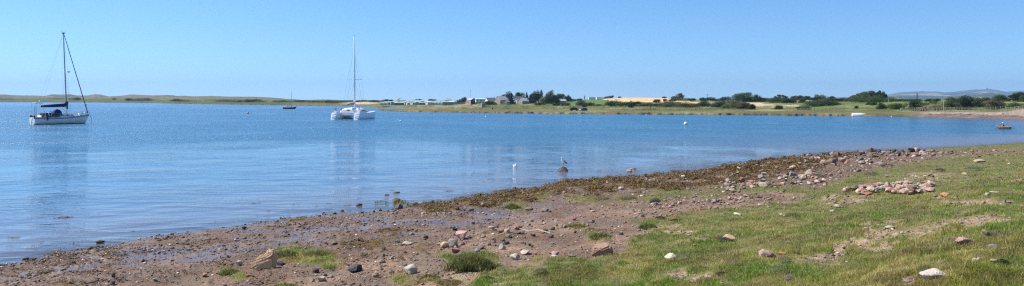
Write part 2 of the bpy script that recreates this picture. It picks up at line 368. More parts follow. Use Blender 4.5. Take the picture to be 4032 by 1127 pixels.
# ---------------------------------------------------------------- stones
def rockmesh(name, seed, n=14, sq=(1, .8, .6), bev=.04, sub=0):
    """an angular stone, about 1 across, sitting on z=0"""
    r = random.Random(seed); b = bmesh.new()
    for i in range(n):
        v = Vector((r.gauss(0, 1), r.gauss(0, 1), r.gauss(0, 1))).normalized() * r.uniform(.42, .54)
        b.verts.new((v.x * sq[0], v.y * sq[1], v.z * sq[2]))
    bmesh.ops.convex_hull(b, input=b.verts)
    for v in [v for v in b.verts if not v.link_faces]: b.verts.remove(v)
    if bev:
        bmesh.ops.dissolve_limit(b, angle_limit=R(9), verts=b.verts, edges=b.edges)
        bmesh.ops.bevel(b, geom=list(b.edges), offset=bev, segments=1, affect='EDGES', clamp_overlap=True)
        co = [v.co.copy() for v in b.verts if v.co.length < .62]; b.clear()
        for p in co: b.verts.new(p)
        bmesh.ops.convex_hull(b, input=b.verts)
        for v in [v for v in b.verts if not v.link_faces]: b.verts.remove(v)
    if sub:
        bmesh.ops.triangulate(b, faces=b.faces); bmesh.ops.subdivide_edges(b, edges=b.edges, cuts=sub, use_grid_fill=True)
        b.normal_update()
        for v in b.verts:
            p = v.co * 7 + Vector((seed, 0, 0)); k = fbm(p.x + p.z * .7, p.y - p.z * .6, 3, seed) - .5
            v.co += v.normal * float(k) * .075
    bmesh.ops.triangulate(b, faces=b.faces)
    zmin = min(v.co.z for v in b.verts)
    for v in b.verts: v.co.z -= zmin
    me = bpy.data.meshes.new(name); b.to_mesh(me); b.free(); return me
STONEC = {'pale': ((.52, .42, .31), (.36, .28, .21)), 'tan': ((.50, .34, .22), (.36, .23, .15)), 'grey': ((.29, .245, .205), (.20, .168, .142)),
          'dark': ((.075, .07, .07), (.045, .042, .04)), 'red': ((.36, .16, .11), (.25, .115, .085)), 'pink': ((.52, .34, .28), (.38, .24, .20)),
          'brown': ((.22, .155, .115), (.14, .10, .075)), 'white': ((.60, .51, .40), (.42, .35, .27)), 'weedy': ((.15, .095, .035), (.07, .05, .03)), 'yellow': ((.56, .42, .26), (.42, .30, .19)),
          'orange': ((.50, .25, .13), (.38, .19, .1))}
SM = {k: mat("stone_" + k, v[0], v[1], scale=7, rough=.85, bump=.5, bscale=18, rnd=.16) for k, v in STONEC.items()}
BIG = [rockmesh("stone_mesh", 100 + i, n=11 + i % 4 * 3, sq=[(1, .8, .6), (1, .9, .75), (1, .7, .45), (1, .85, .62)][i % 4], bev=.05, sub=1) for i in range(14)]
BAKE = {}
def bigmesh(i, m):
    k = (i % len(BIG), m)
    if k not in BAKE:
        me = BIG[k[0]].copy(); me.materials.append(SM[m]); BAKE[k] = me
    return BAKE[k]
def rock(px, py, w, h, m, label, shape=0, rz=None, group=None, cat='stone', name='stone', sink=.12, me=None, z0=None, tilt=(0, 0)):
    """px,py: centre of its foot in the picture, w,h: its size there"""
    x, y, z = [float(v[0]) for v in ground_at(px, py)]
    if z0 is not None:
        y = F * (HC - z0) / (py - HOR); x = (px - CX) / F * y; z = z0
    s = y / F; W = w * s; H = h * s * 1.0
    me = me or bigmesh(shape, m)
    if not len(me.materials): me.materials.append(SM[m])
    co = np.empty(len(me.vertices) * 3); me.vertices.foreach_get('co', co); co = co.reshape(-1, 3)
    rz = rz if rz is not None else random.uniform(0, 6.28)
    c, sn = math.cos(rz), math.sin(rz); xs = co[:, 0] * c - co[:, 1] * sn; ex = xs.max() - xs.min()
    k = W / ex; kz = (H / (1 - sink)) / co[:, 2].max() * .93
    o = bpy.data.objects.new(name, me); COL.objects.link(o)
    o.location = (x, y + W * .35, z - kz * co[:, 2].max() * sink); o.rotation_euler = (tilt[0], tilt[1], rz); o.scale = (k, k, kz)
    setp(o, label=label, cat=cat, group=group); return o
NAMED = [
 (1618, 1080, 54, 40, 'white', 'whitish jagged stone with a dark underside on the mud left of the big tuft', 1),
 (1397, 1075, 52, 33, 'dark', 'smooth charcoal stone lying on the mud near the bottom of the photo', 3),
 (1477, 1093, 25, 22, 'tan', 'small rounded tan stone on mud, right of the charcoal stone', 1),
 (1229, 1110, 20, 17, 'pale', 'small pale squarish stone, left one of a touching pair low on the mud', 1),
 (1263, 1112, 36, 20, 'pale', 'pale lumpy stone, right one of a touching pair low on the mud', 0),
 (1240, 1075, 26, 18, 'dark', 'black stone between the tan boulder and the charcoal stone', 2),
 (1276, 1090, 24, 12, 'grey', 'flat grey stone just below a black one on the mud', 2),
 (1300, 1093, 26, 12, 'grey', 'low grey brown stone on mud above the pale pair', 2),
 (938, 1046, 26, 20, 'white', 'small whitish stone left of the tan boulder', 3),
 (1102, 1046, 36, 18, 'dark', 'dark wet stone close to the right foot of the tan boulder', 3),
 (1500, 1038, 34, 17, 'grey', 'grey rounded stone in front of the weed patch on the mud', 0),
 (1540, 1022, 20, 12, 'pale', 'small pale stone beside a rounded grey one on the mud', 1),
 (1600, 965, 40, 16, 'white', 'bright oval white stone on dark gravel at mid beach', 3),
 (1820, 945, 46, 34, 'pink', 'pale pink boulder topping the cluster of coloured stones', 1),
 (1750, 976, 38, 26, 'yellow', 'yellowish rounded stone at the left of the coloured cluster', 3),
 (1785, 976, 40, 34, 'grey', 'tall grey stone in the middle of the coloured cluster', 1),
 (1817, 968, 24, 14, 'grey', 'flat grey green stone right of the tall grey one in the cluster', 2),
 (1797, 981, 20, 13, 'pink', 'small salmon stone just above the terracotta stone', 0),
 (1793, 999, 34, 21, 'red', 'terracotta stone lowest in the coloured cluster', 0),
 (1730, 968, 18, 14, 'tan', 'small tan stone at the left end of the coloured cluster', 0),
 (1897, 982, 26, 17, 'brown', 'dark reddish stone right of the coloured cluster', 1),
 (1978, 983, 30, 20, 'white', 'light grey oval stone on gravel above the big grass tuft', 3),
 (2029, 1027, 40, 28, 'white', 'chunky white stone at the turf edge right of the big tuft', 1),
 (2070, 1004, 38, 20, 'white', 'flat white stone with pointed top near the turf edge', 0),
 (2186, 1003, 30, 14, 'pink', 'pinkish red flat stone on gravel left of the big dark fronted boulder', 2),
 (2186, 1018, 28, 12, 'white', 'flat whitish stone under the pinkish one at the turf edge', 2),
 (2262, 1012, 34, 16, 'brown', 'brown stone on the gravel near the big dark fronted boulder', 0),
 (2150, 920, 20, 20, 'dark', 'small dark wedge shaped stone behind the driftwood stick', 1),
 (2170, 937, 22, 16, 'brown', 'brown stone at the right tip of the driftwood stick', 1),
 (2000, 920, 26, 22, 'yellow', 'pale yellow stone at the left end of the driftwood stick', 1),
 (2030, 905, 44, 18, 'red', 'long reddish stone behind the driftwood stick', 2),
 (2030, 922, 44, 18, 'brown', 'brown slab under the left end of the driftwood stick', 2),
 (1790, 910, 20, 12, 'dark', 'small dark stone on wet mud above the coloured cluster', 0),
 (1935, 908, 26, 10, 'pale', 'flat pale stone on mud left of the driftwood', 2),
 (1852, 832, 24, 15, 'grey', 'light grey stone in the gravel close to the waterline below the floating weed', 0),
 (1912, 818, 26, 16, 'grey', 'grey wedge of stone in the gravel near the water edge', 1),
 (2148, 833, 32, 14, 'grey', 'blue grey stone on the gravel under the long grassy strip', 0),
 (2085, 828, 34, 13, 'brown', 'brownish red slab on the gravel left of a blue grey stone', 2),
 (2446, 750, 24, 15, 'white', 'white kite shaped stone in the brown weed at mid shore', 1),
 (2336, 838, 24, 9, 'tan', 'small tan stone on bare gravel below the gull', 1),
 (2642, 1029, 44, 26, 'white', 'whitish block with dark right side in the turf below the dirt tongue', 1),
 (2876, 962, 42, 27, 'tan', 'rounded tan stone leaning right in the middle of the turf', 3),
 (3021, 1027, 57, 34, 'pink', 'pinkish tan wedge shaped boulder in the middle of the turf', 1),
 (3084, 1018, 32, 10, 'orange', 'flat orange stone right of the pinkish wedge boulder in the turf', 2),
 (2919, 856, 28, 12, 'white', 'pale flat topped stone in the turf above the tan stone', 2),
 (3078, 853, 18, 10, 'white', 'left white stone of a close pair high in the turf', 0),
 (3094, 856, 18, 8, 'pale', 'right pale stone of a close pair high in the turf', 2),
 (3280, 847, 17, 11, 'white', 'small bright stone in the turf left of a speckled one', 1),
 (3301, 824, 24, 15, 'pale', 'speckled pale stone with dark side in the upper turf', 3),
 (2737, 980, 16, 9, 'orange', 'small orange stone in the turf left of the tan stone', 0),
 (3697, 1124, 100, 46, 'white', 'large white topped block at the bottom right of the turf', 1),
 (3802, 964, 56, 24, 'pink', 'long peach and white stone in heather at the right of the turf', 0),
 (3750, 958, 28, 14, 'brown', 'small brown stone just left of the long peach stone', 0),
 (3917, 993, 30, 18, 'grey', 'grey stone under a thin stem at far right of the turf', 1),
 (3908, 941, 48, 18, 'brown', 'dull brown stone among heather at far right of the turf', 0),
 (3970, 1000, 30, 12, 'grey', 'greenish grey stone near the right edge of the turf', 2),
 (3510, 909, 36, 12, 'white', 'oval white stone by the trodden path in the turf', 3),
 (3412, 911, 21, 13, 'pink', 'small square pink stone left of the oval white stone', 1),
 (3842, 1044, 18, 14, 'white', 'left white lump of the stony hollow at lower right', 0),
 (3856, 1044, 16, 14, 'white', 'right white lump of the stony hollow at lower right', 1),
 (3918, 1052, 24, 12, 'tan', 'tan stone right of the hollow at lower right', 0),
 (3575, 1124, 40, 14, 'grey', 'grey flat stone in the eroded hole left of the white topped block', 2),
 (3590, 1104, 26, 12, 'brown', 'brown stone at the upper rim of the eroded hole', 0),
 (3846, 771, 18, 13, 'white', 'small white cube of stone right of the rubble heap', 1),
 (3892, 780, 24, 13, 'white', 'jagged white stone between the small cube and the dark fronted slab', 0),
 (3867, 643, 42, 14, 'pale', 'long pale double lump of stone on the upper turf', 2),
 (3978, 652, 13, 9, 'white', 'tiny white pointed stone high on the turf at right', 1),
 (3927, 767, 42, 6, 'pale', 'thin pale slab lying flat above the dark fronted slab', 2),
 (3700, 618, 0, 0, 'pale', '', 0),
 (3492, 700, 16, 9, 'white', 'small white stone on the yellow turf behind the rubble heap', 1),
 (3611, 706, 15, 9, 'white', 'white and dark stone on the turf above the right end of the rubble', 1),
 (3812, 708, 24, 9, 'grey', 'flat dark grey stone in the turf far right', 2),
 (3800, 693, 14, 9, 'white', 'small white chip above a flat grey stone at right', 0),
 (3874, 727, 15, 8, 'dark', 'small black stone in the turf at right', 0),
 (3252, 733, 17, 9, 'white', 'bright white stone at the left end of the yellow turf', 3),
 (3275, 650, 44, 28, 'brown', 'largest brown boulder on the weedy point by the water', 1),
 (3246, 648, 24, 22, 'tan', 'tan boulder leaning on the largest brown boulder', 3),
 (3340, 645, 20, 15, 'orange', 'ginger boulder right of the largest brown boulder', 3),
 (3476, 655, 24, 16, 'grey', 'grey boulder with dark front in the boulder band', 1),
 (3126, 671, 26, 19, 'yellow', 'pale yellow boulder resting on brown weed', 3),
 (3011, 694, 27, 16, 'pale', 'pale rounded stone on brown weed near grass', 3),
 (2944, 666, 28, 14, 'dark', 'dark boulder at the water edge left of the pale ones', 0),
 (3112, 647, 25, 12, 'brown', 'brown boulder breaking the water edge', 3),
 (3150, 651, 17, 11, 'tan', 'small tan boulder just behind the water edge', 3),
 (2965, 651, 28, 9, 'brown', 'low brown rock lying just off the weedy shore', 2),
 (2870, 719, 22, 14, 'pale', 'whitish pyramid stone at the left of the grey stone band', 1),
 (3370, 742, 0, 0, 'pale', '', 0), (2818, 799, 17, 15, 'pink', 'upright pinkish stone on the stony path edge', 1),
 (2885, 759, 22, 14, 'pale', 'pale conical stone in the upper grassy strip', 1),
 (3130, 781, 14, 8, 'white', 'small white stone where the stones meet the turf', 0),
 (2850, 800, 16, 7, 'brown', 'low reddish stone right of the upright pinkish one', 2),
 (3030, 722, 0, 0, 'pale', '', 0), (3165, 710, 32, 14, 'grey', 'grey rounded boulder in the grey stone band', 3),
 (3190, 726, 20, 8, 'white', 'white flat stone in the grey stone band', 2),
 (2690, 706, 18, 10, 'white', 'pale wedge of stone at the top of the weed near the water', 2),
 (545, 1030, 24, 14, 'brown', 'brown rounded stone on wet mud at lower left', 3),
 (730, 1058, 26, 12, 'brown', 'brown stone with dark end on mud at lower left', 0),
 (805, 1090, 20, 16, 'orange', 'small orange brown stone on mud right of the lower left weed', 0),
 (610, 1112, 24, 15, 'grey', 'grey stone with white crest on mud at lower left', 0),
 (608, 1104, 16, 9, 'white', 'white chip of stone resting on a grey one at lower left', 2),
 (443, 1095, 16, 18, 'dark', 'dark red upright stone at lower left', 1),
 (445, 1124, 18, 22, 'brown', 'brown stone cut by the bottom edge at lower left', 3),
 (165, 1028, 18, 11, 'brown', 'reddish brown stone at the water edge far left', 0),
 (95, 1024, 24, 10, 'brown', 'grey brown slab awash at the far left edge', 2),
 (357, 992, 14, 12, 'dark', 'small dark stone standing in shallow water at left', 1),
 (986, 1061, 0, 0, 'red', '', 0), (870, 1084, 18, 8, 'yellow', 'small yellowish stone on smooth sand below the tan boulder', 3),
 (980, 1096, 34, 10, 'red', 'broken half brick on smooth sand under the tan boulder', 1),
 (957, 903, 22, 11, 'dark', 'dark rounded rock at the water edge left of centre', 3),
 (1313, 805, 0, 0, 'grey', '', 0), (1315, 962, 20, 14, 'grey', 'small grey stone behind the left weed strip', 3),
 (1198, 995, 18, 12, 'grey', 'small grey stone in the grass beside the tan boulder', 3),
 (2730, 590, 0, 0, 'pale', '', 0), (3870, 571, 0, 0, 'pale', '', 0),
]
for i, (px, py, w, h, m, lab, sh) in enumerate(NAMED):
    if w: rock(px, py, w, h, m, lab, i * 3 + sh, group='stones lying about the beach and turf')
def custom_rock(name, pts, seed, m, rough=.035):
    b = bmesh.new()
    for p in pts: b.verts.new(p)
    bmesh.ops.convex_hull(b, input=b.verts)
    bmesh.ops.bevel(b, geom=list(b.edges), offset=.05, segments=2, affect='EDGES'); bmesh.ops.triangulate(b, faces=b.faces)
    bmesh.ops.subdivide_edges(b, edges=b.edges, cuts=2, use_grid_fill=True); b.normal_update()
    for v in b.verts:
        p = v.co * 5; v.co += v.normal * (float(fbm(p.x + p.z * .7 + seed, p.y - p.z * .6, 4, seed)) - .5) * rough * 2
    z = min(v.co.z for v in b.verts)
    for v in b.verts: v.co.z -= z
    me = bpy.data.meshes.new(name); b.to_mesh(me); b.free(); me.materials.append(m); return me
me = custom_rock("boulder", [(-.5, -.25, 0), (-.45, .3, 0), (.45, -.3, 0), (.45, .3, 0), (-.5, -.15, .25), (-.42, .2, .28), (.22, -.1, .66), (.42, .0, .62), (.2, .2, .66), (.46, -.26, .45), (.46, .25, .5), (-.1, .1, .5)], 3,
                 mat("sandstone", (.66, .42, .22), (.48, .29, .16), scale=5, bump=.5, bscale=14))
rock(1030, 1062, 92, 78, 'tan', 'large tan boulder sloping up to the right on the mud beside green grass', me=me, rz=0, name='boulder', cat='boulder', sink=.06)
me = custom_rock("boulder", [(-.5, -.2, 0), (-.4, .3, 0), (.45, -.25, 0), (.42, .3, 0), (-.5, -.1, .3), (-.3, .3, .42), (.3, -.33, .38), (.5, -.28, .3), (.45, .3, .52), (0, -.36, .3), (.1, .35, .5)], 5,
                 mat("redstone", (.42, .25, .16), (.24, .14, .1), scale=5, bump=.5, bscale=14))
rock(2373, 1010, 86, 52, 'red', 'large reddish boulder with shadowed dark front where beach meets turf', me=me, rz=.08, name='boulder', cat='boulder', sink=.08, tilt=(R(-6), 0))
me = custom_rock("slab", [(-.5, -.2, .22), (-.48, .3, .3), (.5, -.2, .22), (.46, .3, .3), (-.42, -.1, 0), (-.4, .2, 0), (.38, -.05, 0), (.4, .2, 0), (-.5, -.24, .3), (.5, -.24, .32)], 6,
                 mat("slabstone", (.42, .38, .33), (.2, .18, .16), scale=5, bump=.5, bscale=14))
rock(3988, 808, 60, 25, 'pale', 'flat topped pale slab overhanging its dark front at the right edge of the turf', me=me, rz=0, name='stone_slab', cat='slab', sink=.05)
me = custom_rock("rock", [(-.5, -.1, 0), (-.3, -.3, 0), (.3, -.3, 0), (.5, 0, 0), (.2, .3, 0), (-.3, .3, 0), (-.2, 0, .34), (.1, -.05, .4), (.28, .05, .33), (.42, 0, .2), (-.36, 0, .15)], 8, SM['brown'], rough=.018)
GR = rock(2217, 678, 46, 23, 'brown', 'dark domed rock in the water with a gull standing on top', me=me, rz=0, name='rock', cat='rock', sink=.1, z0=-.03)
for a in [(2478, 679, 22, 12, 'tan', 'squarish tan rock in the shallows, left one of the pair off the weedy point', 1), (2494, 669, 28, 8, 'tan', 'flat pointed tan rock in the shallows, right one of the pair', 2),
          (1570, 824, 32, 22, 'brown', 'squarish reddish rock standing in water by the reeds', 1), (1560, 800, 32, 20, 'weedy', 'weed covered dark rock behind the squarish one by the reeds', 3),
          (1560, 763, 24, 10, 'brown', 'low brown rock farthest out beyond the reeds', 0), (1521, 772, 20, 10, 'grey', 'small grey rock left of the low brown one beyond the reeds', 0),
          (384, 960, 34, 13, 'weedy', 'dark weedy rock awash in the shallows at left', 3), (1703, 795, 12, 7, 'dark', 'small dark rock awash left of a brown one near the weed', 0),
          (1720, 800, 20, 10, 'brown', 'brown rock awash close to the weedy shore at centre', 3), (1412, 812, 26, 11, 'weedy', 'low olive rock awash left of the reeds', 3),
          (2325, 706, 0, 0, '', '', 0), (3170, 628, 14, 9, 'dark', 'dark rock standing in water off the boulder point', 3), (3195, 627, 10, 5, 'dark', 'tiny dark rock in water off the boulder point', 0),
          (3225, 627, 13, 8, 'brown', 'brown rock in water just before the boulder point', 0), (2697, 684, 12, 5, 'dark', 'small dark rock awash off the brown weed', 0),
          (2296, 717, 25, 12, 'weedy', 'olive weed covered rock in the water below the standing gull', 3), (2852, 648, 11, 5, 'dark', 'small dark rock in water off the low brown rock', 0),
          (525, 921, 0, 0, '', '', 0), (523, 915, 16, 5, 'dark', 'small flat black rock awash at lower left', 2), (286, 961, 10, 8, 'grey', 'tiny pale rock awash at lower left', 3)]:
    if a[2]: rock(*a[:6], a[6] + 2, z0=-.03, group='rocks standing in the water', cat='rock', name='rock', sink=.2)
# rubble heap of sandstone blocks
hp = random.Random(4)
for i in range(104):
    t = hp.random(); px = 3392 + 285 * t; lay = hp.random()
    py = 738 + 40 * (1 - lay * .98) * (1 - abs(t - .55) * .35) + hp.uniform(-3, 3)
    if i > 96: px = hp.uniform(3330, 3400); py = hp.uniform(752, 768)
    m = hp.choice(['red', 'pink', 'pink', 'tan', 'pale', 'white', 'red', 'brown', 'pale', 'tan'])
    o = rock(px, py, hp.uniform(18, 36), hp.uniform(11, 18), m, 'broken sandstone block of the low rubble heap on the turf', hp.randrange(14), group='blocks of the rubble heap', name='stone_block', cat='stone block', sink=.05, tilt=(hp.uniform(-.3, .3), hp.uniform(-.3, .3)))
    o.location.z += 0.10 * (1 - abs(t - .5)) * hp.random() * (o.location.y / 27)
rock(3730, 774, 54, 16, 'orange', 'grey and orange flat slab just right of the rubble heap', 2, group='stones lying about the beach and turf')
rock(3425, 770, 36, 16, 'red', 'brick red block at the left end of the rubble heap', 1, group='stones lying about the beach and turf')
# loose larger stones by zone
rs = random.Random(9)
def band(n, f, sizes, cols, label, group, nm='stone'):
    for i in range(n):
        px, py = f(); w = rs.choice(sizes) * rs.uniform(.8, 1.25)
        rock(px, py, w, w * rs.uniform(.45, .75), rs.choice(cols), label, rs.randrange(14), group=group, sink=.2, name=nm, cat=nm)
def bnd1():
    px = rs.uniform(3170, 3660); return px, ip(px, SHL) + rs.uniform(2, 48) * (1 if px < 3450 else .55)
def bnd2():
    px = rs.uniform(2860, 3250); return px, ip(px, [(2860, 715), (3250, 675)]) + rs.uniform(0, 45)
def bnd3():
    px = rs.uniform(2560, 3000); return px, ip(px, [(2560, 812), (3000, 770)]) + rs.uniform(-12, 14)
def bnd4():
    px = rs.uniform(1500, 2450); return px, ip(px, [(1500, 960), (2450, 840)]) + rs.uniform(-40, 90) 
def bnd5():
    px = rs.uniform(1250, 3100); return px, ip(px, SHL) + rs.uniform(-7, 4)
def bnd6():
    px = rs.uniform(1650, 3150); return px, ip(px, SHL) + rs.uniform(8, 48)
band(40, bnd5, [10, 13, 18], ['weedy', 'weedy', 'brown', 'dark'], 'dark weedy rock at the very edge of the water along the middle shore', 'rocks at the very edge of the water', 'rock')
band(42, bnd6, [12, 16, 20], ['weedy', 'brown', 'weedy', 'pink', 'pale'], 'rock lying in the belt of brown weed above the waterline', 'rocks in the brown weed belt', 'rock')
band(90, bnd1, [14, 18, 24], ['brown', 'grey', 'brown', 'pink', 'dark'], 'brownish boulder in the tight band of boulders along the waterline at right', 'boulders of the band along the water', 'boulder')
band(72, bnd2, [14, 18, 26], ['grey', 'brown', 'grey', 'pale', 'brown', 'tan', 'red'], 'greyish stone in the stony band between brown weed and turf', 'stones between weed and turf')
band(26, bnd3, [12, 16], ['grey', 'pink', 'pale', 'brown', 'grey'], 'greyish pink stone on the bare stony strip below the grassy strip', 'stones on the bare strip')
band(44, bnd4, [13, 17, 20], ['brown', 'brown', 'red', 'grey', 'grey', 'dark'], 'dull brown or grey stone scattered on the muddy gravel in mid beach', 'stones scattered on the muddy gravel')
# ---------------------------------------------------------------- gravel: one mass
def gravel():
    rng = np.random.RandomState(5); bank = []
    for i in range(10):
        me = rockmesh("tmp", 300 + i, n=9, sq=(1, .8, .5), bev=0)
        v = np.empty(len(me.vertices) * 3); me.vertices.foreach_get('co', v); f = np.empty(len(me.polygons) * 3, np.int32); me.loops.foreach_get('vertex_index', f)
        bank.append((v.reshape(-1, 3), f.reshape(-1, 3))); bpy.data.meshes.remove(me)
    N = 150000
    px = rng.uniform(-500, 4500, N); u = rng.rand(N); sl = ip(px, SHL); py = sl - 3 + (1170 - sl + 3) * u ** 1.15
    py = np.clip(py, sl - 4, 1170)
    x, y, z = ground_at(px, py); s = sdist(x, y); g, w, wet, dry, d = zones(x, y, z, s)
    dens = (0.22 + .25 * (px > 1250) + 1.0 * np.clip(fbm(x * .8, y * 1.2, 3, 91) * 3.2 - 1.1, 0, 1)) * (1 - wet * .3) * (1 - dry * .15)
    dens = np.where(g > .4, .008, dens); dens = dens * (1 - w * .55)
    dens = np.where((px > 2500) & (g < .4) & (w < .5), 1.0, dens)
    keep = (rng.rand(N) < dens) & (s > -.5); x, y, z, px, py, g, w, wet, dry, s = [a[keep] for a in (x, y, z, px, py, g, w, wet, dry, s)]
    n = len(x); size = (3.6 + rng.pareto(2.4, n) * 3.2).clip(3, 20) * np.where(px > 2500, 1.4, 1.0) * y / F
    pal = np.array([(.25, .20, .165), (.19, .165, .15), (.30, .22, .17), (.14, .12, .11), (.36, .24, .18), (.22, .22, .22), (.52, .46, .38), (.30, .15, .11), (.62, .57, .5)])
    pr = np.array([.2, .18, .15, .13, .1, .1, .06, .05, .03]); pick = rng.choice(len(pal), n, p=pr)
    c = pal[pick] * rng.uniform(.75, 1.2, (n, 1)) * c3(1.12, 1.0, .86); left = np.clip((2100 - px) / 1500, 0, 1)[:, None]
    c = c * (1 - .48 * left * (pick[:, None] < 6)); Vs = []; Ts = []; Cs = []; off = 0
    c = np.where((w > .5)[:, None] & (rng.rand(n, 1) < .3), c3(.12, .08, .03), c)
    zz = z
    sh = rng.randint(0, 10, n); rot = rng.rand(n) * 6.283; flat = rng.uniform(.6, 1.25, n)
    for k in range(10):
        m = sh == k; v, f = bank[k]; cs, sn = np.cos(rot[m])[:, None], np.sin(rot[m])[:, None]; S = size[m][:, None]
        X = (v[None, :, 0] * cs - v[None, :, 1] * sn) * S + x[m][:, None]; Y = (v[None, :, 0] * sn + v[None, :, 1] * cs) * S + y[m][:, None]
        Z = v[None, :, 2] * S * flat[m][:, None] + zz[m][:, None] - S * .12
        P = np.stack([X, Y, Z], -1).reshape(-1, 3); nv = len(v); q = m.sum()
        T = (f[None] + (np.arange(q) * nv)[:, None, None]).reshape(-1, 3) + off; off += len(P)
        Vs.append(P); Ts.append(T); Cs.append(np.repeat(c[m], nv, 0))
    me = npmesh("gravel", np.vstack(Vs), np.vstack(Ts), np.vstack(Cs))
    setp(link("gravel", me, mat("gravel", (1.1, 1.1, 1.1), (.8, .8, .8), scale=20, rough=.75, attr='Col', spec=.35)), kind='stuff')
gravel()
# ---------------------------------------------------------------- brown weed on the shore: one mass of fronds and humps
def fronds(x, y, z, size, rng, lean=.8, n=7, pal=((.20, .11, .025), (.12, .068, .02), (.27, .16, .035), (.06, .038, .018))):
    N = len(x) * n; X = np.repeat(x, n); Y = np.repeat(y, n); Z = np.repeat(z, n); S = np.repeat(size, n)
    a = rng.rand(N) * 6.283; r = np.sqrt(rng.rand(N)) * S * .5; cx = X + np.cos(a) * r; cy = Y + np.sin(a) * r; cz = Z + (1 - (r / S * 2) ** 2) * S * .30 * rng.uniform(.4, 1, N)
    b = rng.rand(N) * 6.283; L = S * rng.uniform(.18, .4, N); wd = L * rng.uniform(.3, .6, N)
    dx, dy = np.cos(b), np.sin(b); tz = rng.uniform(-.5, .6, N)
    p0 = np.stack([cx - dx * L * .5, cy - dy * L * .5, cz - tz * L * .3], -1); p1 = np.stack([cx + dx * L * .5, cy + dy * L * .5, cz + tz * L * .3], -1)
    q = np.stack([-dy * wd * .5, dx * wd * .5, rng.uniform(-.3, .3, N) * wd], -1); mid = (p0 + p1) / 2; mid[:, 2] += L * .12
    V = np.stack([p0, mid + q, p1, mid - q], 1).reshape(-1, 3); T = np.arange(N * 4).reshape(N, 4)
    pal = np.array(pal); c = pal[rng.choice(len(pal), N)] * rng.uniform(.7, 1.3, (N, 1))
    return V, T, np.repeat(c, 4, 0)
WEEDM = mat("weed", (1.15, 1.15, 1.15), (.75, .75, .75), scale=6, rough=.55, attr='Col', spec=.4)
def weedmass():
    rng = np.random.RandomState(6); N = 26000
    px = rng.uniform(100, 3560, N); sl = ip(px, SHL); py = sl - 4 + rng.rand(N) * np.where(px > 1600, 75, 1127 - sl)
    x, y, z = ground_at(px, py); s = sdist(x, y); g, w, wet, dry, d = zones(x, y, z, s)
    k = (rng.rand(N) < w * (.55 + .5 * fbm(x * 2, y * 2, 2, 95))) & (s > -.8); x, y, z = x[k], y[k], z[k]
    V, T, C = fronds(x, y, z + .03, rng.uniform(7, 17, len(x)) * y / F * 1.8, rng)
    setp(link("seaweed", npmesh("seaweed", V, T, C), WEEDM), kind='stuff')
weedmass()
def weedclump(px, py, w, lab, grp, h=.2):
    D = F * HC / (py - HOR); x = (px - CX) / F * D; W = w * D / F; rng = np.random.RandomState(int(px + py)); k = max(3, int(w / 5))
    xs = rng.uniform(-.42, .42, k) * W; ys = rng.normal(0, .12, k) * min(W, .6)
    V, T, C = fronds(xs, ys, np.full(k, .0), rng.uniform(.55, 1.0, k) * min(W * .6, .5), rng, n=12)
    V[:, 2] = V[:, 2] * h * 1.2 + .015
    o = link("floating_seaweed", npmesh("floating_seaweed", V, T, C), WEEDM); o.location = (x, D, 0); setp(o, label=lab, cat='seaweed', group=grp)
FW = [(245, 857, 70, 'longest raft of floating brown weed, far left in the shallows'), (55, 937, 52, 'patch of floating weed at the left picture edge'), (168, 953, 34, 'small floating weed patch in front of the left edge raft'),
      (432, 813, 18, 'small floating weed scrap left of centre, alone on open water'), (388, 842, 22, 'thin floating weed scrap right of the longest raft'), (1003, 800, 34, 'faint pale weed patch floating furthest left of the scattered weeds'),
      (1163, 766, 16, 'small weed tuft floating out beyond the others'), (1190, 779, 10, 'tiny weed tuft floating out alone'), (1167, 805, 32, 'flat weed strip floating between two small tufts'), (1183, 798, 16, 'short weed strip directly above a longer one'),
      (1058, 831, 26, 'ginger weed clump floating near the muddy shore'), (1015, 846, 22, 'brown weed clump floating closest to the muddy shore'), (1243, 813, 26, 'ginger weed clump floating in mid shallows'), (1293, 825, 30, 'denser olive weed clump floating in mid shallows'),
      (1142, 846, 24, 'thin weed strip floating just off the mud'), (1367, 811, 36, 'thin dark weed strip left of the olive weed rock'), (1298, 802, 26, 'thin weed strip floating beyond the denser olive clump'), (1413, 785, 16, 'short weed strip floating left of the reeds'),
      (1544, 750, 26, 'thin weed strip beyond the farthest rock by the reeds'), (1615, 753, 14, 'small weed scrap right of the farthest rock by the reeds'), (1650, 760, 16, 'small weed scrap between the reeds and the centre weeds'), (1683, 774, 38, 'long weed strip floating right of the reeds'), (1755, 738, 16, 'small weed scrap floating out from the centre'),
      (1773, 753, 44, 'brown weed raft floating off the centre shore'), (1825, 775, 34, 'ginger weed raft floating close to the centre shore'), (1970, 751, 32, 'brown weed raft floating off the weedy shore at centre'), (2012, 739, 22, 'weed strip floating beyond the centre right raft'), (2045, 727, 12, 'small red brown weed scrap floating on open water right of centre'),
      (2100, 737, 34, 'thin dark weed strip beneath the gull reflections'), (2275, 715, 20, 'pale weed strip left of the olive rock below the gull'), (2310, 706, 26, 'weed strip beyond the olive rock below the gull'), (2362, 674, 30, 'thin straight weed strip right of the gull rock'), (2398, 688, 24, 'faint weed strip below the pair of tan rocks'), (2415, 693, 20, 'brown weed strip nearer the shore below the pair of tan rocks'),
      (2462, 694, 20, 'brown weed strip touching the weedy point'), (2785, 668, 16, 'dark weed strip floating off the right weed bank'), (2840, 660, 16, 'weed strip floating left of the low brown rock'), (3290, 612, 14, 'dark weed strip floating off the boulder point'), (820, 523, 26, 'thin dark floating patch far out on blue water'), (2700, 533, 34, 'long thin dark streak on the water below the white buoy'), (740, 884, 16, 'dark weed lump just off the mud'),  # the two dark marks far out are of uncertain nature, modelled with weed fronds
      (850, 875, 26, 'reddish weed strip just off the mud')]
for a in FW: weedclump(a[0], a[1], a[2], a[3], 'floating clumps of brown weed')
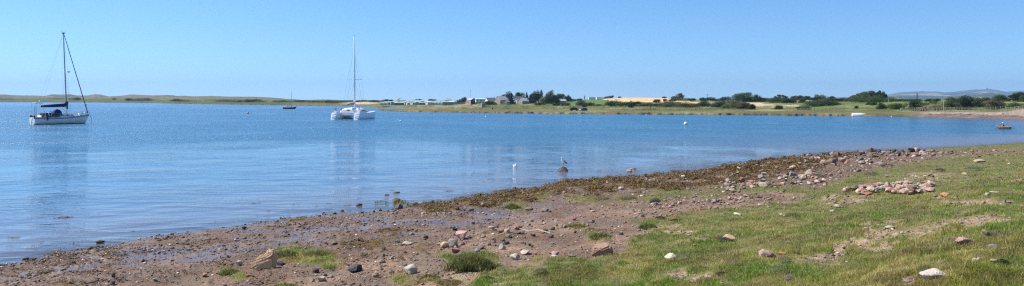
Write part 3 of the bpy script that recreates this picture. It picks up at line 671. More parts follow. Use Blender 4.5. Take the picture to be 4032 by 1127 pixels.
# ---------------------------------------------------------------- grass: one mass of blades
def blades(x, y, z, hgt, wid, col, rng, name, m, parent=None, lean=.9, dead=None):
    n = len(x); a = rng.rand(n) * 6.283; l = hgt * rng.uniform(0.1, 1, n) * lean
    dx, dy = np.cos(a), np.sin(a); b = rng.rand(n) * 6.283; wx, wy = np.cos(b) * wid * .5, np.sin(b) * wid * .5
    p0 = np.stack([x - wx, y - wy, z - .01], -1); p1 = np.stack([x + wx, y + wy, z - .01], -1)
    p2 = np.stack([x + dx * l * .45 + wx * .7, y + dy * l * .45 + wy * .7, z + hgt * .6], -1); p4 = np.stack([x + dx * l * .45 - wx * .7, y + dy * l * .45 - wy * .7, z + hgt * .6], -1)
    p3 = np.stack([x + dx * l, y + dy * l, z + hgt * .95], -1)
    V = np.stack([p0, p1, p2, p3, p4], 1).reshape(-1, 3); i = np.arange(n)[:, None] * 5
    T = np.concatenate([i + [[0, 1, 2]], i + [[0, 2, 4]], i + [[4, 2, 3]]], 1).reshape(-1, 3)
    k = np.array([.75, .75, 1, 1.1, 1])[None, :, None]; C = (col[:, None, :] * (k * 0 + 1)).reshape(-1, 3)
    return link(name, npmesh(name, V, T, C), m, parent)
def leafmat():
    m = mat("grass", (1.12, 1.12, 1.12), (.82, .82, .82), scale=3, rough=.6, attr='Col', spec=.25)
    t = m.node_tree; p = t.nodes['Principled BSDF']; tl = t.nodes.new('ShaderNodeBsdfTranslucent'); mx = t.nodes.new('ShaderNodeMixShader'); mx.inputs[0].default_value = .5
    lk(t, p.inputs['Base Color'].links[0].from_socket, tl.inputs[0]); o = [n for n in t.nodes if n.type == 'OUTPUT_MATERIAL'][0]
    lk(t, p.outputs[0], mx.inputs[1]); lk(t, tl.outputs[0], mx.inputs[2]); lk(t, mx.outputs[0], o.inputs[0]); return m
GRM = leafmat()
def grasscol(x, y, rng):
    n = len(x); a = fbm(x * .45, y * .45, 4, 101)[:, None]; b = fbm(x * 1.6, y * 1.6, 3, 102)[:, None]; c = fbm(x * 4, y * 4, 2, 103)[:, None]
    green = c3(.14, .25, .035); olive = c3(.25, .275, .055); straw = c3(.50, .41, .19); brown = c3(.21, .16, .075)
    t = np.clip((a - .44) * 6 + (b - .5) * 2.5, 0, 1); col = green * (1 - t) + olive * t
    u = np.clip((b - .50) * 5 + (c - .5) * 3 + (a - .5) * 2, 0, 1); col = col * (1 - u * .75) + straw * u * .75
    v = np.clip((fbm(x * 1.5 + 50, y * 1.5, 4, 104)[:, None] - .57) * 9, 0, .7); col = col * (1 - v) + brown * v
    ds = rng.rand(n, 1); col = np.where(ds < .12, straw, col)
    return col * rng.uniform(.5, 1.4, (n, 1)) * (.72 + .56 * fbm(x * 9, y * 9, 2, 107))[:, None], v[:, 0]
def grass():
    rng = np.random.RandomState(8); N = 760000
    px = np.where(rng.rand(N) < .77, rng.uniform(600, 4200, N), rng.uniform(4200, 5650, N)); sl = ip(px, SHL); py = sl + (1190 - sl) * rng.rand(N)
    x, y, z = ground_at(px, py); s = sdist(x, y); g, w, wet, dry, d = zones(x, y, z, s)
    nz = fbm(x * 2.2, y * 2.2, 3, 105)
    k = (rng.rand(N) < np.clip(g * 1.2 - .2, 0, 1) * np.clip(nz * 3 - .55, .3, 1)) & (s > .1); x, y, z, px, py = x[k], y[k], z[k], px[k], py[k]
    n = len(x); col, v = grasscol(x, y, rng)
    hm = np.clip(fbm(x * 1.9, y * 1.9, 3, 106) * 2.2 - .45, .2, 1.3)
    tf = np.clip(fbm(x * 3.6, y * 3.6, 3, 108) * 5 - 2.3, 0, 1); h = (.014 + .026 * hm * rng.uniform(.4, 1.2, n) + .038 * tf * rng.uniform(.5, 1.1, n)) * np.where(rng.rand(n) < .03, 2.4, 1); wd = np.maximum(.006, 1.5 * y / F) * rng.uniform(.7, 1.3, n)
    blades(x, y, z + .004, h, wd, col * c3(1.28, 1.25, 1.0), rng, "grass", GRM)['kind'] = 'stuff'
    print('blades', n)
    # patches of low heathery brown growth
    return
grass()
def tuft(px, py, w, h, n, lab, green=.7, z0=None, name='grass_tuft', cat='grass tuft', spread=1.0, wk=1.0):
    x, y, z = [float(v[0]) for v in ground_at(px, py)]
    if z0 is not None: y = F * (HC - z0) / (py - HOR); x = (px - CX) / F * y; z = z0
    s = y / F; rng = np.random.RandomState(int(px)); a = rng.rand(n) * 6.283; r = np.sqrt(rng.rand(n)); X = np.cos(a) * r * w * s * .5; Y = np.sin(a) * r * w * s * .32
    edge = .55 + .9 * fbm(np.cos(a) * 2.2 + px, np.sin(a) * 2.2, 3, 77); X = X * edge; Y = Y * edge; hh = h * s * (1.0 - .55 * r) * rng.uniform(.35, 1.1, n) * (.45 + 1.0 * fbm(X * 9, Y * 9, 2, 78)); zz = (1 - r * r) * h * s * .3
    G = c3(.115, .165, .045); O = c3(.33, .27, .11); t = (rng.rand(n, 1) > green * .78); col = np.where(t, O, G) * rng.uniform(.6, 1.35, (n, 1))
    o = blades(X, Y, zz, hh, np.maximum(.007, 1.6 * s) * wk * rng.uniform(.7, 1.3, n), col, rng, name, GRM, lean=spread)
    o.location = (x, y + .05, z); setp(o, label=lab, cat=cat); return o
tuft(1865, 1062, 205, 62, 5200, 'broad bright green grass tuft with a ragged edge alone on the beach gravel', .72, spread=1.0)
tuft(1130, 1012, 110, 24, 1400, 'low green grass clump directly right of the large tan boulder', .75)
tuft(1250, 1012, 130, 24, 1500, 'low grass clump on mud running right towards the brown weed', .6)
tuft(903, 1082, 90, 26, 900, 'small dark green grass clump left below the tan boulder', .7)
tuft(1130, 1135, 110, 16, 700, 'green grass clump cut by the bottom edge left of centre', .8)
tuft(1770, 1120, 130, 18, 800, 'yellow green grass clump at the bottom edge under the big tuft', .35)
tuft(1690, 1100, 80, 20, 700, 'olive grass clump at lower edge right of the whitish jagged stone', .4)
tuft(2275, 902, 78, 14, 800, 'small pale yellow grass clump on the brown gravel', .3)
tuft(2366, 946, 88, 24, 900, 'yellow green grass clump on gravel left of the turf point', .45)
tuft(2020, 828, 70, 22, 700, 'dark green grass clump among weed near the centre waterline', .8)
tuft(2555, 905, 90, 24, 1000, 'bright green grass hump at the turf point', .85)
tuft(1585, 806, 84, 26, 200, 'sparse green reeds standing in water around dark rocks', .8, z0=0, name='reeds', cat='reeds', spread=.35, wk=.9)
tuft(1500, 802, 56, 22, 90, 'sparse thin reeds standing in water left of the dark rocks', .8, z0=0, name='reeds', cat='reeds', spread=.35, wk=.8)
tuft(2352, 712, 60, 20, 200, 'upright reeds on the weedy point right of the gull rock', .6, z0=0.05, name='reeds', cat='reeds', spread=.3, wk=.9)
tuft(2420, 709, 40, 16, 90, 'thin green reeds in the shallows right of the weedy point', .7, z0=0, name='reeds', cat='reeds', spread=.3, wk=.8)
def shrubpatch(px, py, w, h, col, lab, n=900):
    x, y, z = [float(v[0]) for v in ground_at(px, py)]; s = y / F; rng = np.random.RandomState(int(px + py)); a = rng.rand(n) * 6.283; r = np.sqrt(rng.rand(n))
    X = np.cos(a) * r * w * s * .5; Y = np.sin(a) * r * w * s * .4; Z = (1 - r ** 2) * h * s * rng.rand(n) ** .5
    V, T, C = fronds(X, Y, Z, np.full(n, 7.5 * s), rng, n=2, pal=[tuple(c * k for c in col) for k in (.6, .9, 1.2, 1.5)]); V[:, 2] = np.maximum(V[:, 2], -.02)
    o = link("heather_shrub", npmesh("heather_shrub", V, T, C), WEEDM); o.location = (x, y, z + .03); setp(o, label=lab, cat='shrub')
HB = (.16, .12, .10); HG = (.13, .17, .12); HD = (.05, .045, .03)
for a in [(3832, 678, 72, 16, HG, 'blue green low shrub on the upper turf below the long pale stone'), (3790, 968, 110, 22, HB, 'brown heathery patch around the long peach stone'), (3640, 1090, 60, 30, HD, 'dark twiggy growth over the eroded hole left of the white topped block'),
          (3600, 850, 90, 16, HB, 'greyish brown heather patch above the trodden path'), (2690, 1030, 60, 32, HB, 'dead brown shrub right of the whitish block'), (2840, 963, 36, 16, HB, 'brown scrub touching the tan stone in mid turf'),
          (2900, 1050, 90, 20, HB, 'brown dried plants below the tan stone'), (3070, 1100, 110, 34, HB, 'purple brown heather under the pinkish wedge boulder'), (3090, 1050, 60, 20, HB, 'small brown heather right below the flat orange stone'),
          (3105, 1120, 40, 14, (.28, .22, .24), 'pale lilac flowering plants at the bottom of the turf'), (2000, 1095, 120, 44, (.13, .11, .05), 'dull olive scrub at the turf edge right of the big grass tuft'), (2370, 790, 60, 16, HB, 'grey brown cushion plant on the grassy strip, left one'),
          (2480, 788, 56, 14, HB, 'grey brown cushion plant on the grassy strip, middle one'), (2580, 795, 40, 14, HG, 'grey green cushion plant on the grassy strip, right one'), (3430, 695, 60, 14, HB, 'brown scrub at the upper edge of the turf near boulders'), (3700, 680, 40, 12, HB, 'small brown scrub left of the blue green shrub'),
          (3230, 700, 50, 12, HB, 'brown scrub left of the boulder band scrub'), (3120, 868, 60, 20, (.07, .08, .03), 'dark green scrub beside a close pair of white stones'), (3920, 945, 90, 24, HB, 'brown heather around the dull brown stone at far right'), (3860, 1025, 90, 16, (.09, .14, .03), 'green herb patch above the stony hollow'),
          (2130, 1090, 60, 18, HD, 'dark gap of twigs in the turf under the shoreline'), (2600, 868, 40, 6, HD, 'thin black strand of dry weed at the turf point')]:
    shrubpatch(*a)
for a in [(2844, 1090, 54, 12, 'black heap of dried seaweed lying on the lower turf'), (2660, 880, 48, 5, 'black strip of dried seaweed on bare dirt at the turf point'), (1920, 1108, 60, 8, 'dark strip of dried seaweed at the bottom edge under the olive scrub'), (3945, 1050, 50, 10, 'dark damp weed in the stony hollow at lower right')]:
    x, y, z = [float(v[0]) for v in ground_at(a[0], a[1])]; s = y / F; rng = np.random.RandomState(a[0]); n = 120; t = rng.rand(n) * 6.283; r = np.sqrt(rng.rand(n))
    V, T, C = fronds(np.cos(t) * r * a[2] * s * .5, np.sin(t) * r * a[2] * s * .3, (1 - r) * a[3] * s, np.full(n, 12 * s), rng, n=5, pal=((.02, .018, .015), (.035, .03, .025)))
    o = link("dried_seaweed", npmesh("dried_seaweed", V, T, C), WEEDM); o.location = (x, y, z + .01); setp(o, label=a[4], cat='seaweed')
# driftwood stick
x0, y0, z0 = [float(v[0]) for v in ground_at(2046, 911)]; x1, y1, z1 = [float(v[0]) for v in ground_at(2168, 924)]
k = MB(); dx, dy = x1 - x0, y1 - y0
k.tube([(0, 0, .10), (dx * .3, dy * .3, .09), (dx * .62, dy * .62, .05 + z1 - z0), (dx, dy, .05 + z1 - z0)], [.012, .018, .021, .016]); k.tube([(dx * .55, dy * .55, .06 + z1 - z0), (dx * .62, dy * .5, .15 + z1 - z0)], [.01, .006])
o = k.build("driftwood", mat("driftwood", (.48, .38, .28), (.36, .27, .2), scale=20)); o.location = (x0, y0, z0); setp(o, label='thin bleached driftwood stick lying across stones on the mid beach', cat='driftwood')
# ---------------------------------------------------------------- far land
# columns: px, shore distance, then (distance, picture row) for marsh edge, mid slope, behind; ridge row comes from SKY
FC = [(-2500, 1500, (1600, 390), (1750, 384), 1950), (-300, 1480, (1600, 390), (1750, 384), 1950), (0, 1456, (1600, 389), (1750, 383), 1950), (350, 1280, (1420, 390), (1560, 384), 1750), (600, 1090, (1230, 392), (1400, 386), 1600),
      (700, 900, (1020, 397), (1200, 391), 1500), (1000, 700, (860, 401), (1000, 396), 1500), (1250, 600, (760, 404), (900, 399), 1300), (1400, 530, (660, 409), (740, 402), 1000), (1470, 500, (600, 414), (680, 408), 950),
      (1500, 331, (580, 414), (680, 408), 950), (1600, 305, (560, 414), (650, 410), 900), (1800, 285, (545, 413), (620, 410), 850), (1900, 274, (400, 423), (480, 406), 750), (2050, 267, (390, 424), (470, 405), 700),
      (2200, 260, (360, 429), (450, 404), 680), (2300, 256, (300, 430), (440, 410), 620), (2450, 251, (310, 425), (420, 408), 700), (2650, 245, (300, 424), (420, 402), 680), (2800, 242, (290, 425), (400, 403), 540),
      (2900, 240, (285, 429), (380, 404), 450), (3150, 231, (275, 432), (360, 407), 430), (3400, 223, (262, 430), (300, 409), 370), (3560, 213, (246, 438), (280, 410), 330), (3700, 203, (225, 436), (262, 408), 310),
      (3900, 190, (214, 437), (250, 406), 300), (4032, 183, (208, 436), (245, 404), 300), (4600, 172, (200, 436), (240, 404), 300), (6500, 150, (180, 436), (220, 404), 280)]
SKYL = [(-2500, 374), (-300, 375), (0, 373), (20, 372), (45, 375), (100, 376), (180, 377.5), (200, 372), (250, 373), (275, 371), (300, 376), (340, 377), (375, 371.5), (395, 373), (430, 380), (470, 378), (500, 375), (515, 372), (535, 373), (590, 376), (660, 374.5), (700, 378.5),
        (720, 377), (760, 380), (830, 378.5), (900, 381), (1000, 381.5), (1060, 384), (1130, 390), (1200, 394.5), (1270, 392.5), (1400, 396), (1500, 399), (1600, 401), (1850, 402), (1960, 400), (2180, 398), (2300, 392.5), (2360, 391), (2420, 386.5), (2470, 384.8), (2600, 385.5), (2650, 387),
        (2700, 390), (2780, 394), (2860, 396), (3000, 398), (3150, 393), (3300, 398), (3420, 398), (3560, 398.5), (3700, 397.5), (3900, 395), (4032, 394), (6500, 392)]
FA = np.array([(c[0], c[1], c[1] + 2.2, c[2][0], c[3][0], c[4], c[4] * 1.25) for c in FC], float); FA[:, 2] += np.clip((FA[:, 0] - 3500) / 100, 0, 1) * 9
def zrow(D, py): return HC - (py - HOR) * D / F
FZ = np.array([(0, -1.2, (.62 if c[0] < 3600 else 1.25) if c[1] < 600 else .9, zrow(*c[2]), zrow(*c[3]), 0, 0) for c in FC])
def far_knots(px):
    px = np.asarray(px, float); K = [np.interp(px, FA[:, 0], FA[:, i]) for i in range(1, 7)]
    Z = [np.interp(px, FA[:, 0], FZ[:, i]) for i in range(1, 5)]
    top = zrow(K[4], ip(px, SKYL)); Z += [top, top - K[4] * .004]
    return K, Z
def zfar(px, D):
    """height of the far land where column px meets depth D"""
    px = np.asarray(px, float); D = np.asarray(D, float); K, Z = far_knots(px)
    jit = (fbm(px * .03, D * .02, 4, 201) - .5) * 9 + (fbm(px * .05, px * 0, 2, 202) - .5) * 4; K0 = K[0] + jit * (K[0] < 700) + jit * 3 * (K[0] >= 700) - jit * (px > 3350)
    z = Z[0] + 0 * D; kk = [K0, K0 + (K[1] - K[0])] + K[2:]
    z = np.where(D < K0, Z[0] - (K0 - D) * .05, z)
    for i in range(5):
        t = np.clip((D - kk[i]) / np.maximum(kk[i + 1] - kk[i], .1), 0, 1)
        if i >= 2: t = t * t * (3 - 2 * t) * .6 + t * .4
        z = np.where(D >= kk[i], Z[i] + (Z[i + 1] - Z[i]) * t, z)
    # tidal inlet behind the spit
    inl = np.clip(1 - np.abs(px - 1540) / 95, 0, 1); lo = 360 + (1560 - px) * -.15; m = (D > 372 - (px - 1540) * .2) & (D < 372 + inl * 150) & (inl > 0) & (px > 1440)
    z = np.where(m, -.4, z)
    x = (px - CX) / F * D
    rough = np.clip((D - K0) / 20, 0, 1) * (D < K[4] * 1.02)
    z = z + rough * (fbm(x / 9, D / 9, 4, 203) - .5) * (.35 + np.clip((D - K[2]) / 60, 0, 1) * np.clip(D / 500, .8, 3) * .9) * np.where((px > 1450), .7, 1.6) * (1 - np.clip((D / K[4] - .8) * 5, 0, 1) * .8)
    return z
def far_sheet():
    pxs = np.arange(-2600, 6500, 5.0); pxs = pxs[(pxs > -600) & (pxs < 4700) | (pxs.astype(int) % 40 == 0)]
    # sample each column between its own knots
    ts = np.concatenate([np.linspace(-1, 0, 3)[:-1], np.linspace(0, 1, 5)[:-1], 1 + np.linspace(0, 1, 34)[:-1], 2 + np.linspace(0, 1, 34)[:-1], 3 + np.linspace(0, 1, 50)[:-1], 4 + np.linspace(0, 1, 5)])
    K, Z = far_knots(pxs); rows = [K[0] - 25, K[0] - 2, K[0] + 6] + K[2:]; kn = np.stack(rows, 1)
    tt = np.concatenate([np.linspace(0, 1, 5)[:-1], 1 + np.linspace(0, 1, 8)[:-1], 2 + np.linspace(0, 1, 34)[:-1], 3 + np.linspace(0, 1, 36)[:-1], 4 + np.linspace(0, 1, 50)[:-1], 5 + np.linspace(0, 1, 5)])
    D = np.stack([[np.interp(t, np.arange(7), k) if 0 else k[min(int(t), 5)] + (k[min(int(t), 5) + 1] - k[min(int(t), 5)]) * (t - min(int(t), 5)) for t in tt] for k in kn])
    D = np.concatenate([D, D[:, -1:] * 1.5, D[:, -1:] * 3], 1)
    P = np.broadcast_to(pxs[:, None], D.shape); z = zfar(P, D); D[:, -1] = 5700; z[:, -2:] = np.maximum(z[:, -3:-2] * .6, 1.6)
    x = (P - CX) / F * D; K0, K2, K3, K4 = [np.broadcast_to(k[:, None], D.shape) for k in (K[0], K[2], K[3], K[4])]
    py = HOR + F * (HC - z) / D; n = fbm(x / 14, D / 14, 4, 211)[..., None]; n2 = fbm(x / 4, D / 4, 3, 212)[..., None]
    def mixc(b, c, t): t = np.clip(t, 0, 1)[..., None] if np.ndim(t) == 2 else np.clip(t, 0, 1); return b * (1 - t) + np.array(c) * t
    marsh = c3(.135, .125, .055) * (.75 + .5 * n); col = marsh + np.zeros(D.shape + (3,))
    col = mixc(col, c3(.20, .20, .08), ((n[..., 0] - .5) * 4) * (P > 1400))
    mid = c3(.125, .145, .045) * (.6 + .8 * n); dune = c3(.175, .14, .092) * (.7 + .55 * n) 
    t = (D - K2) / np.maximum(K3 - K2, 1)
    col = np.where((t > 0)[..., None], mid, col)
    left = np.clip((1150 - P) / 200, 0, 1)
    greenl = c3(.085, .10, .032) * (.7 + .6 * n)
    col = np.where((P < 1150)[..., None] & (t <= 0)[..., None], greenl, col)
    dz = np.clip((D - (K2 * .6 + K3 * .4)) / 60, 0, 1) * left; col = col * (1 - dz[..., None]) + dune * dz[..., None]
    gz = dz * np.clip((P - 560) / 250, 0, 1); col = mixc(col, c3(.145, .145, .08), gz * .8)
    dk = np.clip((fbm(x / 60, D / 45, 4, 213) - .58) * 9, 0, 1) * (P < 1300) * (D > K2 * .95); col = mixc(col, c3(.07, .075, .035), dk * .8)
    # pale dry grass on the bank tops
    pale = np.clip((fbm(x / 12, D / 22, 4, 214) - .47) * 6, 0, 1) * (P > 1500) * (t > -.25); col = mixc(col, c3(.36, .33, .17), pale * .5)
    # low pale shingle in front of the caravans
    pg = (P > 1640) & (P < 1900) & (py > 412) & (py < 427); col = mixc(col, c3(.42, .37, .24), pg * np.clip((n2[..., 0] - .35) * 4, 0, 1) * .8)
    # sandy dune face
    sf = np.clip(1 - np.hypot((P - 1415) / 95, (py - 406) / 6.5) ** 3, 0, 1) * (P > 1200) * (P < 1520) * (py > 396); col = mixc(col, c3(.56, .42, .30), sf)
    # fields
    def poly(pts, a, b): return (P > a) & (P < b) & (py < ip(P, pts[1])) & (py > ip(P, pts[0]))
    gf = (P > 2215) & (P < 2560) & (D > K3 * .9) & (py < 421) & (py > ip(P, [(2200, 380), (2360, 388), (2400, 395), (2560, 402)])); col = mixc(col, c3(.115, .165, .045) * (.9 + .2 * n), gf * 1.0)
    wf = (P > 2350) & (P < 2720) & (D > K3) & (py < ip(P, [(2350, 389), (2400, 396), (2460, 400), (2560, 403), (2720, 400)])); col = mixc(col, c3(.60, .43, .22) * (.94 + .12 * n2), wf * 1.0)
    w2 = (P > 2950) & (P < 3150) & (py > ip(P, [(2950, 404), (3000, 405), (3150, 411)])) & (py < ip(P, [(2950, 410), (3000, 424), (3150, 425)])) ; col = mixc(col, c3(.56, .40, .25) * (.94 + .12 * n2), w2 * 1.0)
    w3 = ((P > 2680) & (P < 2770) & (py > 403) & (py < 409)) | ((P > 2570) & (P < 2620) & (py > 404) & (py < 414)) | ((P > 3165) & (P < 3200) & (py > 395) & (py < 400)); col = mixc(col, c3(.56, .42, .25), w3 * 1.0)
    gb = (P > 3000) & (D > K2); col = mixc(col, c3(.105, .145, .04) * (.6 + .9 * n), gb * np.clip((fbm(x / 9, D / 9, 4, 216) - .40) * 5, 0, .8))
    # marsh edge: eroded brown bank, dark wet foot
    e = np.clip(1 - (z - .05) / .5, 0, 1) * (D < K0 + 14); ec = np.where((fbm(x / 3, D / 3, 3, 215) > .52)[..., None], c3(.20, .115, .08), c3(.075, .06, .045)); col = col * (1 - e[..., None]) + ec * e[..., None]
    # stony revetment at the right
    rv = (P > 3560) & (D < K0 + 18); ra = np.clip((P - 3560) / 120, 0, 1)[..., None]; rn = fbm(x / 2.0, D / 1.2, 3, 217)[..., None]
    rc = np.where((z > .95)[..., None], c3(.29, .23, .18), c3(.165, .115, .09)) * (.65 + .7 * rn); col = np.where(rv[..., None], col * (1 - ra) + rc * ra, col)
    V = np.stack([x, D, z], -1).reshape(-1, 3); na, nr = D.shape; idx = np.arange(na * nr).reshape(na, nr)
    T = np.stack([idx[:-1, :-1], idx[1:, :-1], idx[1:, 1:], idx[:-1, 1:]], -1).reshape(-1, 4)
    m = mat("farland", (1.25, 1.25, 1.25), (.7, .7, .7), scale=.35, rough=.95, attr='Col', spec=.1, bump=.6, bscale=.9)
    [n_ for n_ in m.node_tree.nodes if n_.type == 'BUMP'][0].inputs['Distance'].default_value = .8
    setp(link("far_shore_ground", npmesh("far_shore", V, T, np.clip(col, .01, .9).reshape(-1, 3)), m, smooth=True), kind='structure')
far_sheet()
def place(px, base, dmin=0, dmax=1e9):
    """depth at which the far land along column px is seen at row base"""
    K, Z = far_knots(np.array([float(px)])); D = np.linspace(K[0][0] + 3, K[4][0], 500); D = D[(D >= dmin) & (D <= dmax)]
    z = zfar(np.full(len(D), float(px)), D); py = HOR + F * (HC - z) / D; i = np.argmax(py <= base)
    if py[i] > base: i = int(np.argmin(py))
    return (px - CX) / F * D[i], D[i], float(z[i])
# ---------------------------------------------------------------- hills far away on the right
def hills():
    hl = mat("hill", (1.15, 1.15, 1.15), (.8, .8, .8), scale=.004, rough=.95, attr='Col', spec=.1)
    for name, D0, pts, colr, sd, far in [("hills", 8500, [(2600, 399), (3060, 385), (3150, 386), (3280, 384), (3340, 383), (3440, 380), (3500, 373), (3550, 364), (3600, 362), (3640, 360.5), (3690, 362), (3715, 365.5), (3760, 362), (3830, 354), (3890, 351.5), (3920, 355), (3960, 362), (3990, 360), (4032, 358.5), (4400, 362), (5600, 380)], ((.15, .12, .10), (.11, .125, .075)), 3, 1500),
                                   ("low_hills", 5200, [(2500, 398), (3250, 394), (3480, 381), (3540, 376), (3620, 376.5), (3720, 379), (3800, 377), (3870, 368), (3900, 366), (3930, 370), (3980, 379), (4060, 382), (4500, 380), (5600, 388)], ((.045, .07, .035), (.08, .105, .045)), 4, 900)]:
        P = np.arange(2500, 5600, 8.0)[:, None]; tt = np.linspace(-1, 1.5, 60)[None]; D = D0 + tt * far; D = np.broadcast_to(D, (P.shape[0], 60)); P = np.broadcast_to(P, D.shape)
        top = zrow(D0, ip(P[:, 0], pts))[:, None]; prof = np.where(tt < 0, np.cos(tt * math.pi / 2) ** 1.1, np.cos(np.clip(tt, 0, 1) * math.pi / 2)); x = (P - CX) / F * D
        z = (top - 2) * prof * (1 + (fbm(x / 400, D / 400, 4, 230 + sd) - .5) * .3 * (1 - prof)) + 2 + (fbm(x / 90, D / 90, 4, 240 + sd) - .5) * 8 * (D0 / 5000)
        n = fbm(x / 260, D / 200, 4, 250 + sd)[..., None]; n3 = _h(np.floor(x / 190 + n[..., 0] * 1.5).astype(np.int64), np.floor(D / 150 + n[..., 0]).astype(np.int64), 9)[..., None]
        col = c3(*colr[0]) * (1 - np.clip((n - .4) * 5, 0, 1)) + c3(*colr[1]) * np.clip((n - .4) * 5, 0, 1)
        low = (prof[..., None] < .8); col = np.where(low & (n3 > .72), c3(.30, .28, .15), col); col = np.where(low & (n3 < .3), c3(.05, .075, .04), col)
        na, nr = D.shape; idx = np.arange(na * nr).reshape(na, nr); T = np.stack([idx[:-1, :-1], idx[1:, :-1], idx[1:, 1:], idx[:-1, 1:]], -1).reshape(-1, 4)
        setp(link(name, npmesh(name, np.stack([x, D, z], -1).reshape(-1, 3), T, col.reshape(-1, 3)), hl, smooth=True), kind='structure')
hills()
# ---------------------------------------------------------------- trees and bushes
FOLC = {'dark': ((.045, .07, .022), (.022, .036, .013)), 'mid': ((.075, .11, .03), (.038, .06, .018)), 'olive': ((.12, .14, .05), (.065, .08, .03)), 'grey': ((.20, .22, .12), (.11, .13, .07)), 'brown': ((.12, .10, .055), (.065, .055, .03)), 'green': ((.09, .15, .03), (.05, .08, .02)), 'dry': ((.30, .26, .14), (.18, .15, .08))}
FM = {k: mat("leaves_" + k, v[0], v[1], scale=.7, rough=.8, rnd=.15, spec=.2) for k, v in FOLC.items()}
BARK = mat("bark", (.13, .10, .08), (.08, .06, .05), scale=3)
def crown(w, h, kind, rng, z0=.0, lean=0.0, leaf=None, n=None):
    """leaf clumps on many small lobes filling a w x h crown; returns quads"""
    L = []; k = {'round': 11, 'dome': 20, 'spiky': 13, 'wind': 20, 'conifer': 12, 'low': 16, 'ragged': 10}[kind]
    if kind in ('dome', 'low', 'wind', 'round'):
        for u in (-.62, -.2, .2, .62):
            hh = h * (.30 if kind != 'round' else .42) * (1 if kind != 'wind' else .7 + .3 * (u + 1)); L.append((u * w * .42, rng.uniform(-.1, .1) * w, hh, w * .22, hh * 1.0))
    for i in range(k):
        a = rng.rand() * 6.283
        if kind == 'conifer':
            t = i / (k - 1); r = (1 - t) * .42 + .06; L.append((math.cos(a) * r * .35 * w, math.sin(a) * r * .35 * w, h * (.10 + .84 * t), w * (r * .85), h * .10)); continue
        if kind == 'spiky':
            X = rng.uniform(-.42, .42); top = h * (.55 + .45 * rng.rand()) * (1 - abs(X) * .5); L.append((X * w, rng.uniform(-.2, .2) * w, top * .55, w * .15, top * .45)); continue
        u = rng.uniform(-1, 1); v = rng.uniform(-.5, .5)
        prof = {'round': math.sqrt(max(.1, 1 - u * u)), 'dome': math.sqrt(max(.08, 1 - abs(u) ** 2.4)), 'low': .72 + .28 * math.sqrt(1 - u * u), 'ragged': math.sqrt(max(.1, 1 - u * u)),
                'wind': (.42 + .58 * min(1, (u + 1) / 1.25)) * (1 if u < .75 else .8)}[kind]
        rr = rng.uniform(.15, .25) * (.8 if kind == 'ragged' else 1); rz = min(rr * max(h, w * .5) * .85, h * .34) * (1 if kind != 'low' else .85)
        top = h * prof * (rng.uniform(.82, 1.03) if rng.rand() < .6 else rng.uniform(.5, .85))
        L.append((u * w * .42, v * w * .42, max(top - rz, h * .12), w * rr, rz))
    leaf = leaf or max(.14, min(.42, h * .048)); n = n or int(min(13000, max(1200, 14.0 * w * h / (leaf * leaf))))
    L = np.array(L); wts = L[:, 3] * L[:, 4]; pick = rng.choice(len(L), n, p=wts / wts.sum()); q = L[pick]
    d = rng.normal(0, 1, (n, 3)); d /= np.linalg.norm(d, axis=1)[:, None]; r = rng.uniform(.45, 1.06, n) ** .7
    P = np.stack([q[:, 0] + d[:, 0] * q[:, 3] * r, q[:, 1] + d[:, 1] * q[:, 3] * r, np.maximum(q[:, 2] + d[:, 2] * q[:, 4] * r, .05)], -1)
    P[:, 0] += lean * (P[:, 2] / h) ** 1.3 * w * .5
    P[:, 2] *= h / np.percentile(P[:, 2], 99.6)
    nrm = d + rng.normal(0, .45, (n, 3)); nrm /= np.linalg.norm(nrm, axis=1)[:, None]
    a = np.cross(nrm, rng.normal(0, 1, (n, 3))); a /= np.linalg.norm(a, axis=1)[:, None]; b = np.cross(nrm, a); s = leaf * rng.uniform(.5, 1.2, n)[:, None]
    V = np.stack([P - a * s * .6, P - b * s * .4, P + a * s * .6, P + b * s * .4], 1).reshape(-1, 3)
    return V, np.arange(n * 4).reshape(n, 4)
TG = 'trees and bushes of the far shore'
def tree(px, top, base, w, kind, col, label, lean=0.0, dmin=0, dmax=1e9, bush=False, cat=None, trunk=True):
    x, y, z = place(px, base, dmin, dmax); s = y / F; W = w * s * (1.36 if bush else 1.25); ztop = HC - (top - HOR - (1.0 if bush else .5)) * s; h = max(ztop - z, .8) ; rng = np.random.RandomState(int(px * 7 + top))
    nm = 'bush' if bush else 'tree'; e = empty(nm, (x, y, z - .1), label=label, cat=cat or nm, group=TG)
    V, T = crown(W, h * 1.02, kind, rng, lean=lean, z0=0 if bush else h * .05); link('crown' if not bush else 'foliage', npmesh('crown', V, T), FM[col], e)
    if not bush:
        k = MB(); t = max(.12, h * .035); k.tube([(0, 0, -.3), (lean * W * .05, 0, h * .3), (lean * W * .25, 0, h * .62)], [t, t * .75, t * .35])
        for i in range(5):
            a = rng.rand() * 6.28; k.tube([(lean * W * .05, 0, h * (.2 + .08 * i)), (math.cos(a) * W * .16 + lean * W * .12, math.sin(a) * W * .16, h * (.4 + .08 * i)), (math.cos(a) * W * .28 + lean * W * .3, math.sin(a) * W * .28, h * (.55 + .07 * i))], [t * .45, t * .3, t * .12], n=5)
        k.build('trunk', BARK, e)
    else:
        k = MB(); t = .07
        for i in range(5):
            a = rng.rand() * 6.28; r = rng.rand() * W * .25; k.tube([(math.cos(a) * r * .4, math.sin(a) * r * .4, -.2), (math.cos(a) * r, math.sin(a) * r, h * .55)], [t, t * .5], n=5)
        k.build('stem', BARK, e)
    return e
